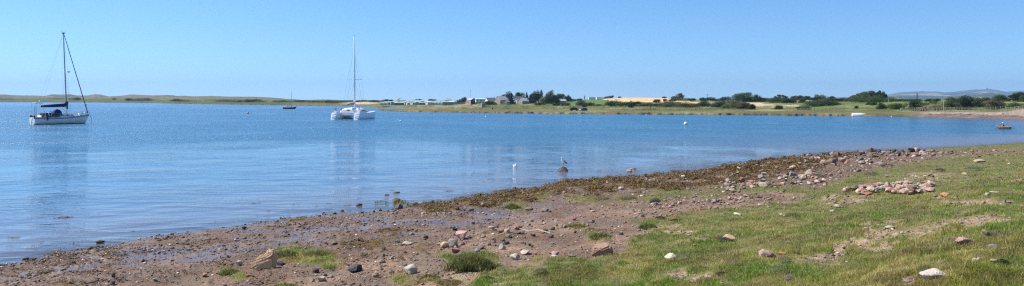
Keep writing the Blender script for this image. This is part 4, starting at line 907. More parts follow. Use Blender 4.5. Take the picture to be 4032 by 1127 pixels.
# (px, top, base, w, kind, colour, label, lean, bush)
TR = [
 (1827, 383, 404, 20, 'round', 'olive', 'small olive tree just left of the dark boarded barn', .1, 0), (1812, 392, 405, 24, 'low', 'mid', 'low green bush left of the small olive tree by the barn', 0, 1),
 (1988, 362, 402, 46, 'wind', 'dark', 'big dark tree rising behind the big stone house', .25, 0), (2014, 368, 410, 30, 'conifer', 'dark', 'dark pointed conifer in front of the right end of the stone house', 0, 0),
 (2048, 365, 402, 36, 'round', 'mid', 'round green tree right of the dark pointed conifer', 0, 0), (2074, 364, 405, 20, 'conifer', 'dark', 'slim dark conifer between two round trees in the village', 0, 0),
 (2093, 369, 404, 20, 'round', 'dark', 'small round dark tree right of the slim conifer', 0, 0), (2120, 356, 405, 38, 'spiky', 'dark', 'tallest dark tree of the village with a spiky top', 0, 0),
 (2152, 358, 408, 46, 'wind', 'grey', 'pale grey green tree swept far to the right', .55, 0), (2172, 376, 411, 50, 'round', 'dark', 'dark tree low in front of the pale swept one', 0, 0),
 (2200, 370, 404, 48, 'dome', 'mid', 'broad green tree right of the pale swept one', 0, 0), (2235, 375, 401, 26, 'round', 'dark', 'last dark tree at the right end of the village', 0, 0),
 (1928, 399, 414, 40, 'low', 'dark', 'dark bush below the white gabled house', 0, 1), (2088, 387, 408, 40, 'dome', 'dark', 'dark bush mass in front of the pale roofed cottage', 0, 1), (2125, 404, 415, 34, 'low', 'mid', 'green bush low in front of the village trees', 0, 1), (2190, 406, 417, 24, 'low', 'dark', 'small dark bush by the pale wall at the village end', 0, 1), (1955, 396, 404, 12, 'low', 'mid', 'tiny bush against the left gable of the stone house', 0, 1),
 (2219, 407, 417, 16, 'round', 'olive', 'small olive bush in the green field, left of a close pair', 0, 1), (2234, 405, 417, 18, 'round', 'olive', 'small olive bush in the green field, right of a close pair', 0, 1),
 (2293, 396, 417, 40, 'dome', 'olive', 'larger grey green bush in the green field above the cars', 0, 1), (2326, 404, 417, 26, 'round', 'olive', 'round bush right of the larger one in the green field', 0, 1), (2360, 411, 418, 38, 'low', 'mid', 'low spreading bush at the foot of the green field', 0, 1), (2300, 414, 422, 14, 'low', 'dark', 'little dark bush directly behind the blue and white car', 0, 1),
 (2418, 402, 419, 46, 'low', 'dark', 'first dark hedge bush right of the green field', 0, 1), (2458, 404, 419, 50, 'low', 'mid', 'second hedge bush, greener, right of the green field', 0, 1), (2500, 401, 419, 40, 'low', 'dark', 'third hedge bush topped by a small peak below the wheat', 0, 1), (2545, 405, 419, 56, 'low', 'brown', 'brownish hedge bush under the middle of the wheat field', 0, 1),
 (2483, 408, 425, 20, 'round', 'dark', 'small thorn tree standing in front of the hedge', .1, 0), (2586, 392, 405, 24, 'round', 'mid', 'round bush at the lower right rim of the wheat field', .1, 1), (2618, 390, 400, 13, 'round', 'dark', 'tiny dark bush right of the round one at the wheat rim', 0, 1), (2647, 391, 399, 24, 'low', 'dark', 'flat dark bush at the right end of the wheat field', 0, 1),
 (2664, 368, 393, 40, 'wind', 'brown', 'ragged wind bent tree on the skyline right of the wheat', .35, 0), (2682, 371, 393, 16, 'ragged', 'dark', 'thin upright tree touching the wind bent one on the skyline', .1, 0), (2690, 386, 398, 60, 'low', 'mid', 'hedge beneath the wind bent skyline tree', 0, 1), (2725, 388, 398, 26, 'low', 'dark', 'dark hedge end right of the wind bent skyline tree', 0, 1),
 (2392, 378, 387, 26, 'wind', 'brown', 'low wind shaped bush on the skyline left of the white turbine', .2, 1), (2412, 377, 387, 12, 'ragged', 'dark', 'tiny bush next to the wind shaped one on the skyline', 0, 1), (2439, 381, 386, 12, 'low', 'dark', 'tiny dark bush at the foot of the white turbine', 0, 1), (2617, 381, 387, 15, 'low', 'dark', 'lone dark bush on the skyline over the right of the wheat', 0, 1), (2484, 397, 402, 9, 'ragged', 'brown', 'tiny russet bush on the edge of the wheat', .2, 1),
 (2600, 406, 419, 44, 'low', 'brown', 'brown dark thicket left of the big bushes below the skyline tree', 0, 1), (2648, 399, 423, 72, 'dome', 'olive', 'big olive thicket below the wind bent skyline tree', 0, 1), (2712, 406, 424, 70, 'low', 'brown', 'long brownish thicket right of the big olive one', 0, 1), (2772, 398, 421, 44, 'dome', 'mid', 'green thicket between two brown ones in mid right', 0, 1), (2832, 398, 424, 58, 'dome', 'dark', 'dark thicket right of the green one in mid right', 0, 1),
 (2765, 385, 398, 18, 'round', 'dark', 'small round bush on the skyline left of the first utility pole', 0, 1), (2797, 383, 398, 42, 'dome', 'dark', 'dark dome bush on the skyline right of the first utility pole', 0, 1), (2846, 380, 398, 46, 'wind', 'dark', 'dark tree with hooked top on the skyline left of the second pole', .15, 0), (2885, 403, 428, 62, 'dome', 'olive', 'olive thicket left of the pale field', 0, 1), (2930, 403, 430, 50, 'dome', 'brown', 'brownish thicket next to the pale field', 0, 1), (2962, 411, 432, 22, 'round', 'dark', 'dark lobe of bushes touching the pale field', 0, 1),
 (2925, 365, 402, 84, 'dome', 'mid', 'largest domed tree on the right skyline', .1, 0), (2950, 382, 402, 40, 'dome', 'dark', 'dark green bush under the right half of the largest domed tree', 0, 1), (2982, 373, 402, 33, 'round', 'mid', 'upright green tree right of the largest domed tree', 0, 0), (3010, 386, 401, 30, 'low', 'brown', 'low brown bush right of the upright green tree', 0, 1),
 (3052, 379, 392, 20, 'ragged', 'brown', 'small ragged tree, left one of the airy skyline row', .2, 0), (3073, 373, 392, 34, 'ragged', 'mid', 'airy tree with trunks showing in the skyline row', 0, 0), (3094, 378, 392, 20, 'ragged', 'brown', 'airy small tree at the right of the airy skyline row', .1, 0), (3060, 386, 405, 60, 'low', 'mid', 'wide green hedge behind the pale field', 0, 1), (3098, 389, 406, 32, 'dome', 'dark', 'dark round bush at the back edge of the pale field', 0, 1), (3122, 393, 405, 24, 'low', 'mid', 'green bush right of the dark one behind the pale field', 0, 1),
 (3128, 377, 394, 24, 'round', 'olive', 'left bump of the low skyline wood right of the airy trees', 0, 0), (3150, 376, 394, 30, 'dome', 'brown', 'middle bump of the low skyline wood', 0, 0), (3177, 378, 394, 24, 'round', 'mid', 'right bump of the low skyline wood', 0, 0), (3161, 390, 405, 22, 'round', 'dark', 'single dark bush in grass right of the pale field', 0, 1), (3205, 384, 396, 30, 'low', 'dark', 'dark hedge left of the pale spiky tree', 0, 1),
 (3228, 372, 394, 34, 'spiky', 'grey', 'pale spiky poplar like tree on the right skyline', 0, 0), (3205, 395, 420, 70, 'low', 'olive', 'left half of the widest green bush below the spiky tree', 0, 1), (3255, 387, 418, 74, 'dome', 'mid', 'right half of the widest green bush below the spiky tree', 0, 1), (3272, 379, 398, 30, 'dome', 'brown', 'round brown tree just right of the pale spiky tree', 0, 0), (3312, 386, 400, 54, 'low', 'dark', 'long dark hedge left of the leaning grove', 0, 1),
 (3350, 374, 400, 46, 'wind', 'brown', 'lowest leftmost tree of the leaning grove', .4, 0), (3378, 363, 400, 52, 'wind', 'brown', 'second tree of the leaning grove from its left', .4, 0), (3410, 358, 401, 50, 'wind', 'mid', 'tallest leafy tree in the middle of the leaning grove', .35, 0), (3440, 360, 401, 44, 'ragged', 'brown', 'half bare tree in the leaning grove', .2, 0), (3462, 358, 402, 34, 'ragged', 'mid', 'thin topped tree right of the half bare one', .15, 0), (3480, 362, 402, 36, 'spiky', 'dark', 'last dark tree at the right end of the leaning grove', .1, 0), (3400, 380, 404, 90, 'low', 'mid', 'green undergrowth at the left foot of the leaning grove', 0, 1), (3465, 380, 404, 80, 'low', 'green', 'bright undergrowth at the right foot of the leaning grove', 0, 1),
 (3066, 416, 431, 26, 'round', 'dark', 'round dark bush standing in front of the pale field', 0, 1), (3150, 420, 432, 24, 'low', 'brown', 'brown bush at the near edge of the pale field', 0, 1), (3172, 417, 432, 36, 'round', 'olive', 'olive bush right of a brown one at the near edge of the field', 0, 1), (3372, 416, 428, 14, 'round', 'mid', 'very small bush alone on the grass slope', 0, 1), (3422, 401, 413, 18, 'round', 'dark', 'left bush of a close pair on the grass slope under the grove', 0, 1), (3440, 402, 415, 26, 'round', 'mid', 'right bush of a close pair on the grass slope under the grove', 0, 1),
 (3470, 406, 430, 32, 'dome', 'mid', 'bush above the shore left of the white board', 0, 1), (3604, 396, 436, 42, 'dome', 'dark', 'dark tall bush right of the white board', 0, 1), (3748, 396, 430, 52, 'dome', 'mid', 'bush right of the tall bare post on the bank', 0, 1), (3797, 378, 432, 54, 'dome', 'dark', 'tallest dark bush on the bank above the revetment', 0, 1), (3843, 384, 424, 44, 'dome', 'olive', 'olive bush right of the tallest dark one on the bank', 0, 1), (3750, 383, 402, 40, 'low', 'olive', 'bush breaking the top of the bank behind the bare post', 0, 1),
 (3881, 383, 399, 38, 'round', 'olive', 'small tree on top of the bank between two larger ones', 0, 0), (3938, 374, 400, 52, 'dome', 'green', 'bright green domed tree on top of the bank at right', 0, 0), (3915, 394, 430, 64, 'dome', 'brown', 'wide brown bush on the bank above the fence', 0, 1), (3990, 372, 400, 40, 'ragged', 'dark', 'dark ragged tree left of the last trees at the right edge', -.1, 0), (4012, 363, 400, 44, 'round', 'dark', 'tall dark tree at the right picture edge', 0, 0), (4045, 370, 402, 50, 'round', 'mid', 'tree cut by the right picture edge', 0, 0), (4000, 404, 424, 44, 'low', 'olive', 'low bush on the bank at the right picture edge', 0, 1),
 (3540, 391, 400, 60, 'low', 'dark', 'dark low hedge left of the pylon', 0, 1), (3590, 391, 400, 60, 'low', 'mid', 'low hedge around the foot of the pylon', 0, 1), (3657, 389, 400, 22, 'round', 'dark', 'small dark bump of a bush on the bank top right of the pylon', 0, 1), (3690, 388, 399, 26, 'round', 'brown', 'small brown bush on the bank top left of the bare post', 0, 1), (3640, 418, 436, 40, 'low', 'dry', 'pale dry grass clump on the bank left of the bare post', 0, 1), (3690, 412, 434, 50, 'low', 'dry', 'pale dry grass clump at the foot of the bare post', 0, 1), (3530, 408, 430, 50, 'low', 'green', 'green bramble clump behind the white board', 0, 1),
 (2252, 389, 399, 26, 'low', 'dark', 'low bush on the skyline right of the village', 0, 1), (2283, 389, 399, 18, 'low', 'mid', 'small bush on the skyline left of the mast hut', 0, 1),
 (1650, 391, 402, 22, 'low', 'dark', 'dark bush behind the caravans, left one', 0, 1), (1700, 391, 402, 30, 'low', 'dark', 'dark bush behind the middle caravans', 0, 1), (1520, 392, 403, 22, 'low', 'dark', 'dark bush behind the first caravans', 0, 1), (1540, 393, 402, 14, 'round', 'mid', 'small bush near the bare bent tree', 0, 1), (1770, 393, 403, 16, 'round', 'mid', 'small bush behind the last caravans', 0, 1), (1760, 396, 406, 20, 'low', 'dark', 'dark hedge stub among the rear caravans', 0, 1), (1885, 393, 402, 40, 'low', 'dark', 'dark hedge behind the long white caravan', 0, 1),
]
for px, top, base, w, kind, col, lab, lean, bush in TR: tree(px, top, base, w, kind, col, lab, lean, bush=bool(bush))
LB = [(20, 388, 394, 50), (230, 386, 391, 60), (300, 385, 396, 34), (450, 388, 393, 14), (510, 388, 398, 26), (565, 387, 399, 60), (690, 390, 400, 30), (725, 392, 401, 56), (880, 393, 402, 56), (930, 395, 403, 40), (975, 392, 403, 26), (1012, 391, 403, 50), (1100, 395, 404, 50), (1160, 394, 404, 60), (1215, 395, 405, 60), (1280, 394, 406, 70), (1330, 397, 408, 60), (1380, 395, 403, 60), (1440, 394, 402, 50), (1475, 395, 403, 40)]
for i, (px, top, base, w) in enumerate(LB):
    tree(px, top, base, w, 'low', 'dark' if i % 3 else 'mid', ['low dark scrub on the dune foot at the far left edge', 'low scrub on the dune foot left of the yacht mast', 'dark scrub behind the yacht mast', 'tiny scrub right of the furled headsail', 'small scrub below the twin dune tops', 'long dark scrub below the twin dune tops',
      'small scrub where the dunes grow green', 'long scrub where the dunes grow green', 'left scrub of the row over the open water gap', 'flatter scrub left of the darkest block', 'small lobe left of the darkest scrub block', 'darkest block of scrub under the green dune', 'scrub just left of the small blue boat mast', 'scrub just right of the small blue boat mast', 'scrub between the small blue boat and the catamaran',
      'scrub left of the catamaran mast', 'low scrub above the sandy dune face at its left', 'scrub above the sandy dune face', 'scrub right above the end of the sandy dune face', 'scrub between the sandy dune face and the caravans'][i], bush=True)
# scrub and rough grass that clothe the far bank: masses nobody could count
def far_at(px, py):
    cols = np.arange(1400, 4200, 10.0); D = np.empty(len(px)); ci = np.clip(((px - 1400) / 10).astype(int), 0, len(cols) - 1)
    for c in np.unique(ci):
        K, Z = far_knots(cols[c:c + 1]); dd = np.linspace(K[0][0] + 2, K[4][0], 260); zz = zfar(np.full(260, cols[c]), dd); pp = np.minimum.accumulate(HOR + F * (HC - zz) / dd); m = ci == c; D[m] = np.interp(-py[m], -pp, dd)
    return (px - CX) / F * D, D, zfar(px, D)
def farmass(name, N, fpx, fpy, dens, size, flat, mats, seed, up=.5):
    rng = np.random.RandomState(seed); px = rng.uniform(*fpx, N); lo, hi = fpy(px); py = lo + (hi - lo) * rng.rand(N); k = rng.rand(N) < dens(px, py); px, py = px[k], py[k]
    x, y, z = far_at(px, py); n = len(x); s = rng.uniform(.5, 1.3, n) * size * y / 300; hgt = fbm(x / 5, y / 5, 3, seed) ; z = z + rng.rand(n) * up * y / 300 * np.clip(hgt * 3 - .8, .15, 1.6)
    a = rng.normal(0, 1, (n, 3)); a[:, 2] *= flat; a /= np.linalg.norm(a, axis=1)[:, None]; b = np.cross(a, rng.normal(0, 1, (n, 3))); b /= np.linalg.norm(b, axis=1)[:, None]; P = np.stack([x, y, z], -1); s = s[:, None]
    V = np.stack([P - a * s * .6, P - b * s * .4, P + a * s * .6, P + b * s * .4], 1).reshape(-1, 3); pal = np.array(mats); c = pal[np.clip((fbm(x / 11, y / 11, 3, seed + 3) * 1.6 - .3 + rng.normal(0, .12, n)) * len(pal), 0, len(pal) - 1).astype(int)] * rng.uniform(.85, 1.15, (n, 1))
    link(name, npmesh(name, V, np.arange(n * 4).reshape(n, 4), np.repeat(c, 4, 0)), mat(name, (1.1,) * 3, (.8,) * 3, scale=1, attr='Col', rough=.9, spec=.1))['kind'] = 'stuff'
GRC = [(.13, .17, .045), (.17, .20, .06), (.22, .235, .08), (.30, .28, .11), (.40, .35, .18)]
farmass('rough_grass', 150000, (1640, 4180), lambda p: (ip(p, [(1640, 411), (1900, 410), (2000, 409), (2250, 418), (2400, 420), (2900, 428), (3200, 402), (3500, 400), (4180, 398)]), ip(p, [(1640, 428), (2200, 432), (2800, 438), (3300, 444), (3600, 442), (4180, 440)])), lambda p, q: np.clip(.15 + (fbm(p / 25, q / 4, 3, 68) - .45) * 5, .1, .9), .15, .22, GRC, 61)
farmass('scrub', 130000, (2380, 4180), lambda p: (ip(p, [(2380, 404), (2990, 404), (3000, 396), (3430, 396), (4180, 396)]), ip(p, [(2380, 420), (2900, 426), (2990, 428), (3000, 404), (3190, 405), (3210, 418), (3290, 418), (3310, 404), (3480, 404), (3520, 420), (3700, 430), (4180, 430)])),
        lambda p, q: np.clip((fbm(p / 34, q / 7, 3, 66) - .55) * 9, 0, 1) * ((p < 2950) | (p > 3165) | (q < 402)) * ((p < 2660) | (p > 2780) | (q > 409)), .24, .6, [(.035, .05, .018), (.05, .075, .022), (.075, .10, .03), (.10, .12, .045)], 63, up=1.1)
# bare bent tree by the caravans
x, y, z = place(1562, 402); s = y / F; e = empty('bare_tree', (x, y, z), label='bare wind bent tree leaning right over the caravans', cat='tree'); k = MB(); rg = random.Random(3); k.tube([(-1, 0, -.2), (0, 0, 1.5), (1.5, 0, 2.4)], [.22, .18, .12]); k.build('trunk', BARK, e); k = MB()
for i in range(34):
    a = rg.uniform(-.5, 1); k.tube([(.2 + a, rg.uniform(-.4, .4), 1.6 + a * .4), (1.6 + a * 1.6, rg.uniform(-1, 1), 2.2 + a * 1.2 + rg.uniform(-.3, .8)), (3.2 + a * 2.2, rg.uniform(-1, 1), 2.6 + a * 1.7 + rg.uniform(-.2, 1.2))], [.06, .045, .02], n=4)
k.build('crown', BARK, e)
# ---------------------------------------------------------------- buildings and caravans
GLASS = mat("window_glass", (.05, .06, .07), (.03, .035, .04), rough=.1, spec=.8); WHT = mat("white_paint", (.80, .79, .76), (.70, .69, .66), scale=2, rough=.6)
SLATE = mat("slate", (.17, .17, .19), (.11, .11, .12), scale=3); PALER = mat("pale_roof", (.44, .44, .44), (.3, .3, .31), scale=1.2); PINKW = mat("pink_render", (.52, .34, .29), (.42, .27, .23), scale=1.2)
STW = mat("stone_wall", (.42, .33, .28), (.27, .21, .175), scale=1.6, bump=.5); DKW = mat("dark_boards", (.065, .075, .10), (.045, .05, .07), scale=2, stretch=(6, 6, .5)); REDM = mat("red_paint", (.45, .07, .06)); GRM2 = mat("grey_metal", (.35, .36, .37), rough=.5)
def house(px, base, W, L, eave, ridge, rz, walls, roof, label, name='house', wins=(), chim=0, gable=None, dmin=0, dmax=1e9, top=None):
    """gable width W along x, length L along y, rotated rz"""
    x, y, z = place(px, base, dmin, dmax); e = empty(name, (x, y, z - .2), R(rz), label=label, cat=name if name in ('house', 'barn', 'shed') else 'building', group='village buildings on the far shore')
    if top: e.scale = ((HC - (top - HOR) * y / F - z + .2) / ridge,) * 3
    k = MB(); k.prism([(-W / 2, -1), (W / 2, -1), (W / 2, eave), (0, ridge), (-W / 2, eave)], -L / 2, L / 2); k.build('wall', walls, e)
    k = MB(); o = .35; t = .14; dx = W / 2 + o; dz = (ridge - eave) * o / (W / 2)
    k.prism([(-dx, eave - dz + .02), (0, ridge + .02), (dx, eave - dz + .02), (dx, eave - dz + .02 + t), (0, ridge + .02 + t), (-dx, eave - dz + .02 + t)], -L / 2 - .25, L / 2 + .25); rf = k.build('roof', roof, e)
    for i in range(chim): k = MB(); k.box((0, (-1) ** i * (L / 2 - .6), ridge + .5), (.9, .6, 1.3)); k.build('chimney', STW, rf)
    for (side, u, zc, ww, hh) in wins:
        k = MB(); f = MB()
        if side in 'fb': sg = -1 if side == 'f' else 1; c = (u, sg * (L / 2 + .03), zc); k.box(c, (ww, .06, hh)); f.box((u, sg * (L / 2 + .015), zc), (ww + .2, .05, hh + .2))
        else: sg = -1 if side == 'l' else 1; c = (sg * (W / 2 + .03), u, zc); k.box(c, (.06, ww, hh)); f.box((sg * (W / 2 + .015), u, zc), (.05, ww + .2, hh + .2))
        o_ = f.build('window', WHT, e); k.build('pane', GLASS, o_)
    if gable: gable(e)
    return e
def barn_extra(e):
    k = MB(); k.box((-3.04, -.6, 2.2), (.06, 2.4, 2.8)); k.build('red_panel', REDM, e); k = MB(); k.box((0, -6.04, 1.2), (2.6, .08, 2.8)); k.build('door', DKW, e)
# dark boarded barn: camera looks on its gable, its pink left side catches the sun
ba = house(1858, 411, 6.0, 7.0, 3.6, 5.2, 32, [DKW], PALER, 'barn with a pink left wall marked in red and a dark boarded gable', name='barn', wins=[('f', 0, 3.6, .8, .9)], gable=None, top=387)
k = MB(); k.box((-3.05, 0, 1.3), (.1, 7.02, 4.6)); k.build('side_wall', PINKW, ba); k = MB(); k.box((-3.12, 1.2, 1.9), (.06, 2.2, 1.3), ry=0); k.box((-3.12, -.6, 1.2), (.06, 1.5, 1.0)); k.build('red_panel', REDM, ba)
x, y, z = place(1853, 409); k = MB(); k.tube([(0, 0, -.5), (0, 0, 10.2)], .09); k.tube([(-.6, 0, 9.4), (.6, 0, 9.4)], .04); o = k.build('pole', GRM2); o.location = (x, y, z); setp(o, label='thin grey pole rising behind the dark boarded barn', cat='pole')
house(1931, 407, 8.0, 10, 3.0, 6.2, -62, WHT, SLATE, 'white gabled house with a dark slate roof left of the stone house', chim=1, wins=[('f', 1.5, 2.0, 1, 1.2), ('r', 0, 1.8, 1.6, 1.2)], top=385.5)
house(1975, 410, 10, 11, 4.6, 8.6, -52, STW, PALER, 'big stone house with pinkish gable and pale slate roof', chim=1, wins=[('f', 0, 4.2, .9, 1.2), ('r', -2, 2, 1.2, 1.4)], top=379.5)
house(1993, 412, 6, 8, 3.4, 6.0, -24, PINKW, PALER, 'pale pink wing in front of the big stone house', wins=[('f', -1, 1.6, 1, 1.2), ('f', 1.2, 1.6, .8, 1.2)], top=392.5)
house(2040, 406, 7, 12, 3.8, 7.0, -66, WHT, SLATE, 'dark roofed white house half hidden behind the pointed conifer', chim=2, wins=[('f', 0, 2, 1, 1.2)], top=380)
house(2034, 408, 4.5, 5, 2.6, 4.6, -30, WHT, PALER, 'small white gabled cottage beside the pointed conifer', wins=[('f', 0, 1.6, 1, 1.2)], top=388.5)
house(2062, 409, 8, 8, 3.2, 6.2, -60, STW, PALER, 'stone cottage with a bright pale roof left of the dark bush mass', wins=[('f', 0, 2, 1, 1.2)], top=386.5)
house(2206, 409, 5.5, 9, 2.6, 4.2, -70, STW, PALER, 'low stone cottage with pale roof under the last village trees', wins=[('f', 0, 1.4, 1, 1)], top=390.5)
house(2238, 400, 5, 9, 2.2, 3.4, 80, WHT, PALER, 'long low pale roof showing right of the last village trees', top=393)
house(2283, 393, 4, 8, 1.4, 2.4, 80, STW, SLATE, 'dark roofed hut under the radio mast on the skyline', name='shed', top=389)
x, y, z = place(2301, 392); k = MB(); k.tube([(0, 0, -1), (0, 0, 4.6)], [.28, .05]); k.box((0, 0, 1.6), (.9, .9, 2.2)); k.tube([(-.7, 0, 3.3), (.7, 0, 3.3)], .05); o = k.build('radio_mast', GRM2); o.location = (x, y, z); setp(o, label='short radio mast above the dark roofed hut on the skyline', cat='mast')
for (px, a, b, lab) in [(2330, 388.5, 393, 'long white flat roof on the skyline right of the radio mast'), (2362, 388, 392.5, 'second white flat roof on the skyline near the wheat')]:
    x, y, z = place(px, 392); s = y / F; k = MB(); k.box((0, 0, .7), (26 * s, 5, 2.0)); e = empty('shed', (x, y, z), label=lab, cat='shed'); k.build('wall', WHT, e); k = MB(); k.box((0, 0, 1.85), (27 * s, 5.4, .25)); k.build('roof', WHT, e)
# white wind turbine on the skyline
x, y, z = place(2433, 387); e = empty('wind_turbine', (x, y, z), label='small white wind turbine standing on the wheat skyline', cat='wind turbine'); k = MB(); k.tube([(0, 0, -1), (0, 0, 3.0)], [.22, .12]); k.build('tower', WHT, e); k = MB()
for a in (100, 220, 340): k.add([(.0, -.2, 3.0), (.25 * math.cos(R(a + 90)), -.25, 3 + .25 * math.sin(R(a + 90))), (2.1 * math.cos(R(a)), -.2, 3 + 2.1 * math.sin(R(a))), (0.02, -.12, 3.02)], [(0, 1, 2), (0, 2, 3), (1, 3, 2), (0, 3, 1)])
k.build('rotor', WHT, e)
# static caravans
CV = {'green': mat("caravan_green", (.30, .44, .38), (.24, .36, .31)), 'white': mat("caravan_white", (.68, .72, .70), (.58, .62, .6)), 'mint': mat("caravan_mint", (.55, .74, .68), (.46, .64, .58)), 'dgreen': mat("caravan_dark", (.15, .25, .23), (.11, .19, .17)), 'cream': mat("caravan_cream", (.6, .55, .42), (.5, .46, .35))}
RFG = mat("caravan_roof", (.60, .68, .66), (.50, .57, .55)); 
def caravan(L, col, rf):
    e = empty('static_caravan'); k = MB(); k.box((0, 0, 1.55), (L, 3.2, 2.1)); k.build('body', CV[col], e, bevel=.06)
    k = MB(); k.prism([(-1.85, 2.55), (1.85, 2.55), (1.75, 2.75), (0, 3.05), (-1.75, 2.75)], -L / 2 - .15, L / 2 + .15); o = k.build('roof', rf, e); o.rotation_euler = (0, 0, R(90))
    n = max(2, int(L / 2.2))
    for i in range(n): k = MB(); k.box((-L / 2 + (i + .5) * L / n, -1.62, 1.8), (.9, .06, .8)); k.build('window', GLASS, e)
    k = MB(); k.box((0, 0, .25), (L - .3, 2.9, .6)); k.build('skirt', CV['dgreen'], e); return e
ORD = ['first', 'second', 'third', 'fourth', 'fifth', 'sixth', 'seventh', 'eighth', 'ninth', 'tenth', 'eleventh', 'twelfth', 'thirteenth']
rows = [('front', 414.5, [(1510, 6, 'cream', 20), (1533, 5, 'dgreen', 60), (1551, 6, 'green', 30), (1572, 8, 'dgreen', 10), (1598, 4, 'cream', 50), (1612, 5, 'white', 35), (1627, 4, 'white', 60), (1643, 5, 'green', 45), (1663, 6, 'dgreen', 20), (1688, 5, 'white', 60), (1710, 6, 'green', 25), (1733, 8, 'mint', 10), (1765, 9, 'dgreen', 12)]),
        ('middle', 409.5, [(1525, 7, 'white', 10), (1560, 6, 'mint', 40), (1590, 7, 'green', 15), (1618, 6, 'white', 30), (1650, 9, 'cream', 8), (1684, 8, 'green', 20), (1718, 8, 'white', 12), (1752, 8, 'cream', 15), (1783, 7, 'mint', 30)]),
        ('back', 405.5, [(1612, 8, 'white', 10), (1640, 7, 'mint', 30), (1670, 9, 'green', 5), (1697, 14, 'white', 2), (1736, 9, 'mint', 10), (1768, 10, 'white', 6), (1795, 8, 'green', 12)])]
CN = {'green': 'green', 'white': 'white', 'mint': 'mint green', 'dgreen': 'dark green', 'cream': 'cream'}
for rn, base, L in rows:
    for i, (px, ln, c, rz) in enumerate(L):
        x, y, z = place(px, base - (i * 5 % 3) * .7, 520 if rn == 'front' else 600); e = caravan(ln * 1.0, c, [RFG, CV['white'], CV['mint'], RFG][(i * 3 + len(rn)) % 4]); e.scale = (.85, .85, .66 + .24 * ((i * 7 + len(rn)) % 5) / 4); e.location = (x, y, z - .1); e.rotation_euler = (0, 0, R(rz - 12))
        setp(e, label='%s static caravan, %s from the left in the %s row' % (CN[c], ORD[i], rn), cat='caravan', group='static caravans of the holiday park')
x, y, z = place(1893, 406, 480); e = caravan(7, 'white', CV['mint']); e.location = (x, y, z); e.rotation_euler.z = R(10); setp(e, label='long white caravan with green roof between barn and white gabled house', cat='caravan', group='static caravans of the holiday park')
x, y, z = place(1806, 411, 400); k = MB(); k.prism([(-5, 0), (5, 0), (5, 2.1), (-3, .9)], -1.5, 1.5); o = k.build('shed', mat("weathered_boards", (.36, .30, .24), (.26, .2, .16))); o.location = (x, y, z - .1); setp(o, label='low lean-to shed of weathered boards left of the barn', cat='shed')
# stone pier end, dark boat, dark figure like post
x, y, z = place(1902, 424); s = y / F; k = MB(); k.box((0, 0, 8 * s - .3), (17 * s, 2.2, 17 * s + .6), taper=.86); o = k.build('stone_pier', mat("pier_stone", (.40, .31, .27), (.26, .2, .17), scale=1.5, bump=.8), bevel=.08); o.location = (x, y, z); o.rotation_euler.z = .3; setp(o, label='square stone pier standing on the marsh below the white gabled house', cat='pier')
x, y, z = place(1939, 432); s = y / F; k = MB(); k.tube([(0, 0, -.2), (0, 0, 4.5 * s), (.05, 0, 6.5 * s)], [.22, .26, .14], n=8); o = k.build('stump', mat("blackwood", (.03, .03, .035))); o.location = (x, y, z); setp(o, label='black stump on the marsh right of the square stone pier', cat='stump')
for px, base, top, lab in [(1575, 425, 420, 'lone dark post in the tidal inlet near the spit'), (1521, 425, 421, 'short post in the inlet left of the lone dark post')]:
    D = 400.; k = MB(); k.tube([(0, 0, -.6), (0, 0, .75)], .13); o = k.build('post', BARK); o.location = ((px - CX) / F * D, D, 0); setp(o, label=lab, cat='post')
# poles and pylon
def pole(px, top, base, lab, r=.14, arm=1.2):
    x, y, z = place(px, base); s = y / F; h = HC - (top - HOR) * s - z; k = MB(); k.tube([(0, 0, -.5), (0, 0, h)], [r, r * .7])
    e = empty('utility_pole', (x, y, z), label=lab, cat='pole'); k.build('post', BARK, e); k = MB(); k.box((0, 0, h - .5), (arm * 2, .14, .14)); k.build('crossarm', BARK, e)
    for i in (-1, 0, 1): k = MB(); k.tube([(i * arm * .8, 0, h - .43), (i * arm * .8, 0, h - .1)], .07); k.build('insulator', GRM2, e)
pole(2786, 371, 397, 'tall utility pole on the skyline right of the wheat field'); pole(2899, 371, 399, 'utility pole with wide crossarm left of the largest domed tree', arm=1.6); pole(3252, 376, 397, 'faint utility pole right of the pale spiky tree'); pole(1762, 386, 403, 'utility pole behind the caravans')
for px, top, base, lab in [(3716, 395, 436, 'tall bare wooden post standing on the bank at right'), (3499, 391, 418, 'tall wooden post on the grass slope left of the white board'), (3438, 393, 404, 'short post on the slope at the foot of the grove'), (3345, 394, 400, 'tiny post on the slope left of the grove'), (2797, 418, 430, 'wooden marker post in front of the middle thickets'), (2373, 416, 435, 'tall wooden gate post right of the parked cars')]:
    x, y, z = place(px, base); s = y / F; k = MB(); k.tube([(0, 0, -.4), (0, 0, HC - (top - HOR) * s - z)], [.15, .13], n=8); o = k.build('post', mat("greywood", (.36, .31, .25), (.26, .22, .18), scale=6)); o.location = (x, y, z); setp(o, label=lab, cat='post')
k = MB(); D = 700.; s = D / F; x = (3611 - CX) / F * D; H = 30 * s + 3; zt = HC - (364 - HOR) * s; zb = zt - H
for sx in (-1, 1):
    for sy in (-1, 1): k.tube([(sx * 1.0, sy * 1.0, 0), (sx * .25, sy * .25, H * .75), (0, 0, H)], [.16, .12, .08], n=4)
for i in range(6):
    a = 1 - i * .13; b = 1 - (i + 1) * .13; k.tube([(-a, -a, H * .12 * i), (b, -b, H * .12 * (i + 1))], .06, n=4); k.tube([(a, -a, H * .12 * i), (-b, -b, H * .12 * (i + 1))], .06, n=4)
for hh, w in ((.70, 1.5), (.82, 1.2), (.93, .8)): k.box((0, 0, H * hh), (w * 2, .2, .2))
o = k.build('pylon', mat("pylon_steel", (.12, .13, .14))); o.location = (x, D, zb); setp(o, label='dark lattice pylon in front of the blue hills', cat='pylon')
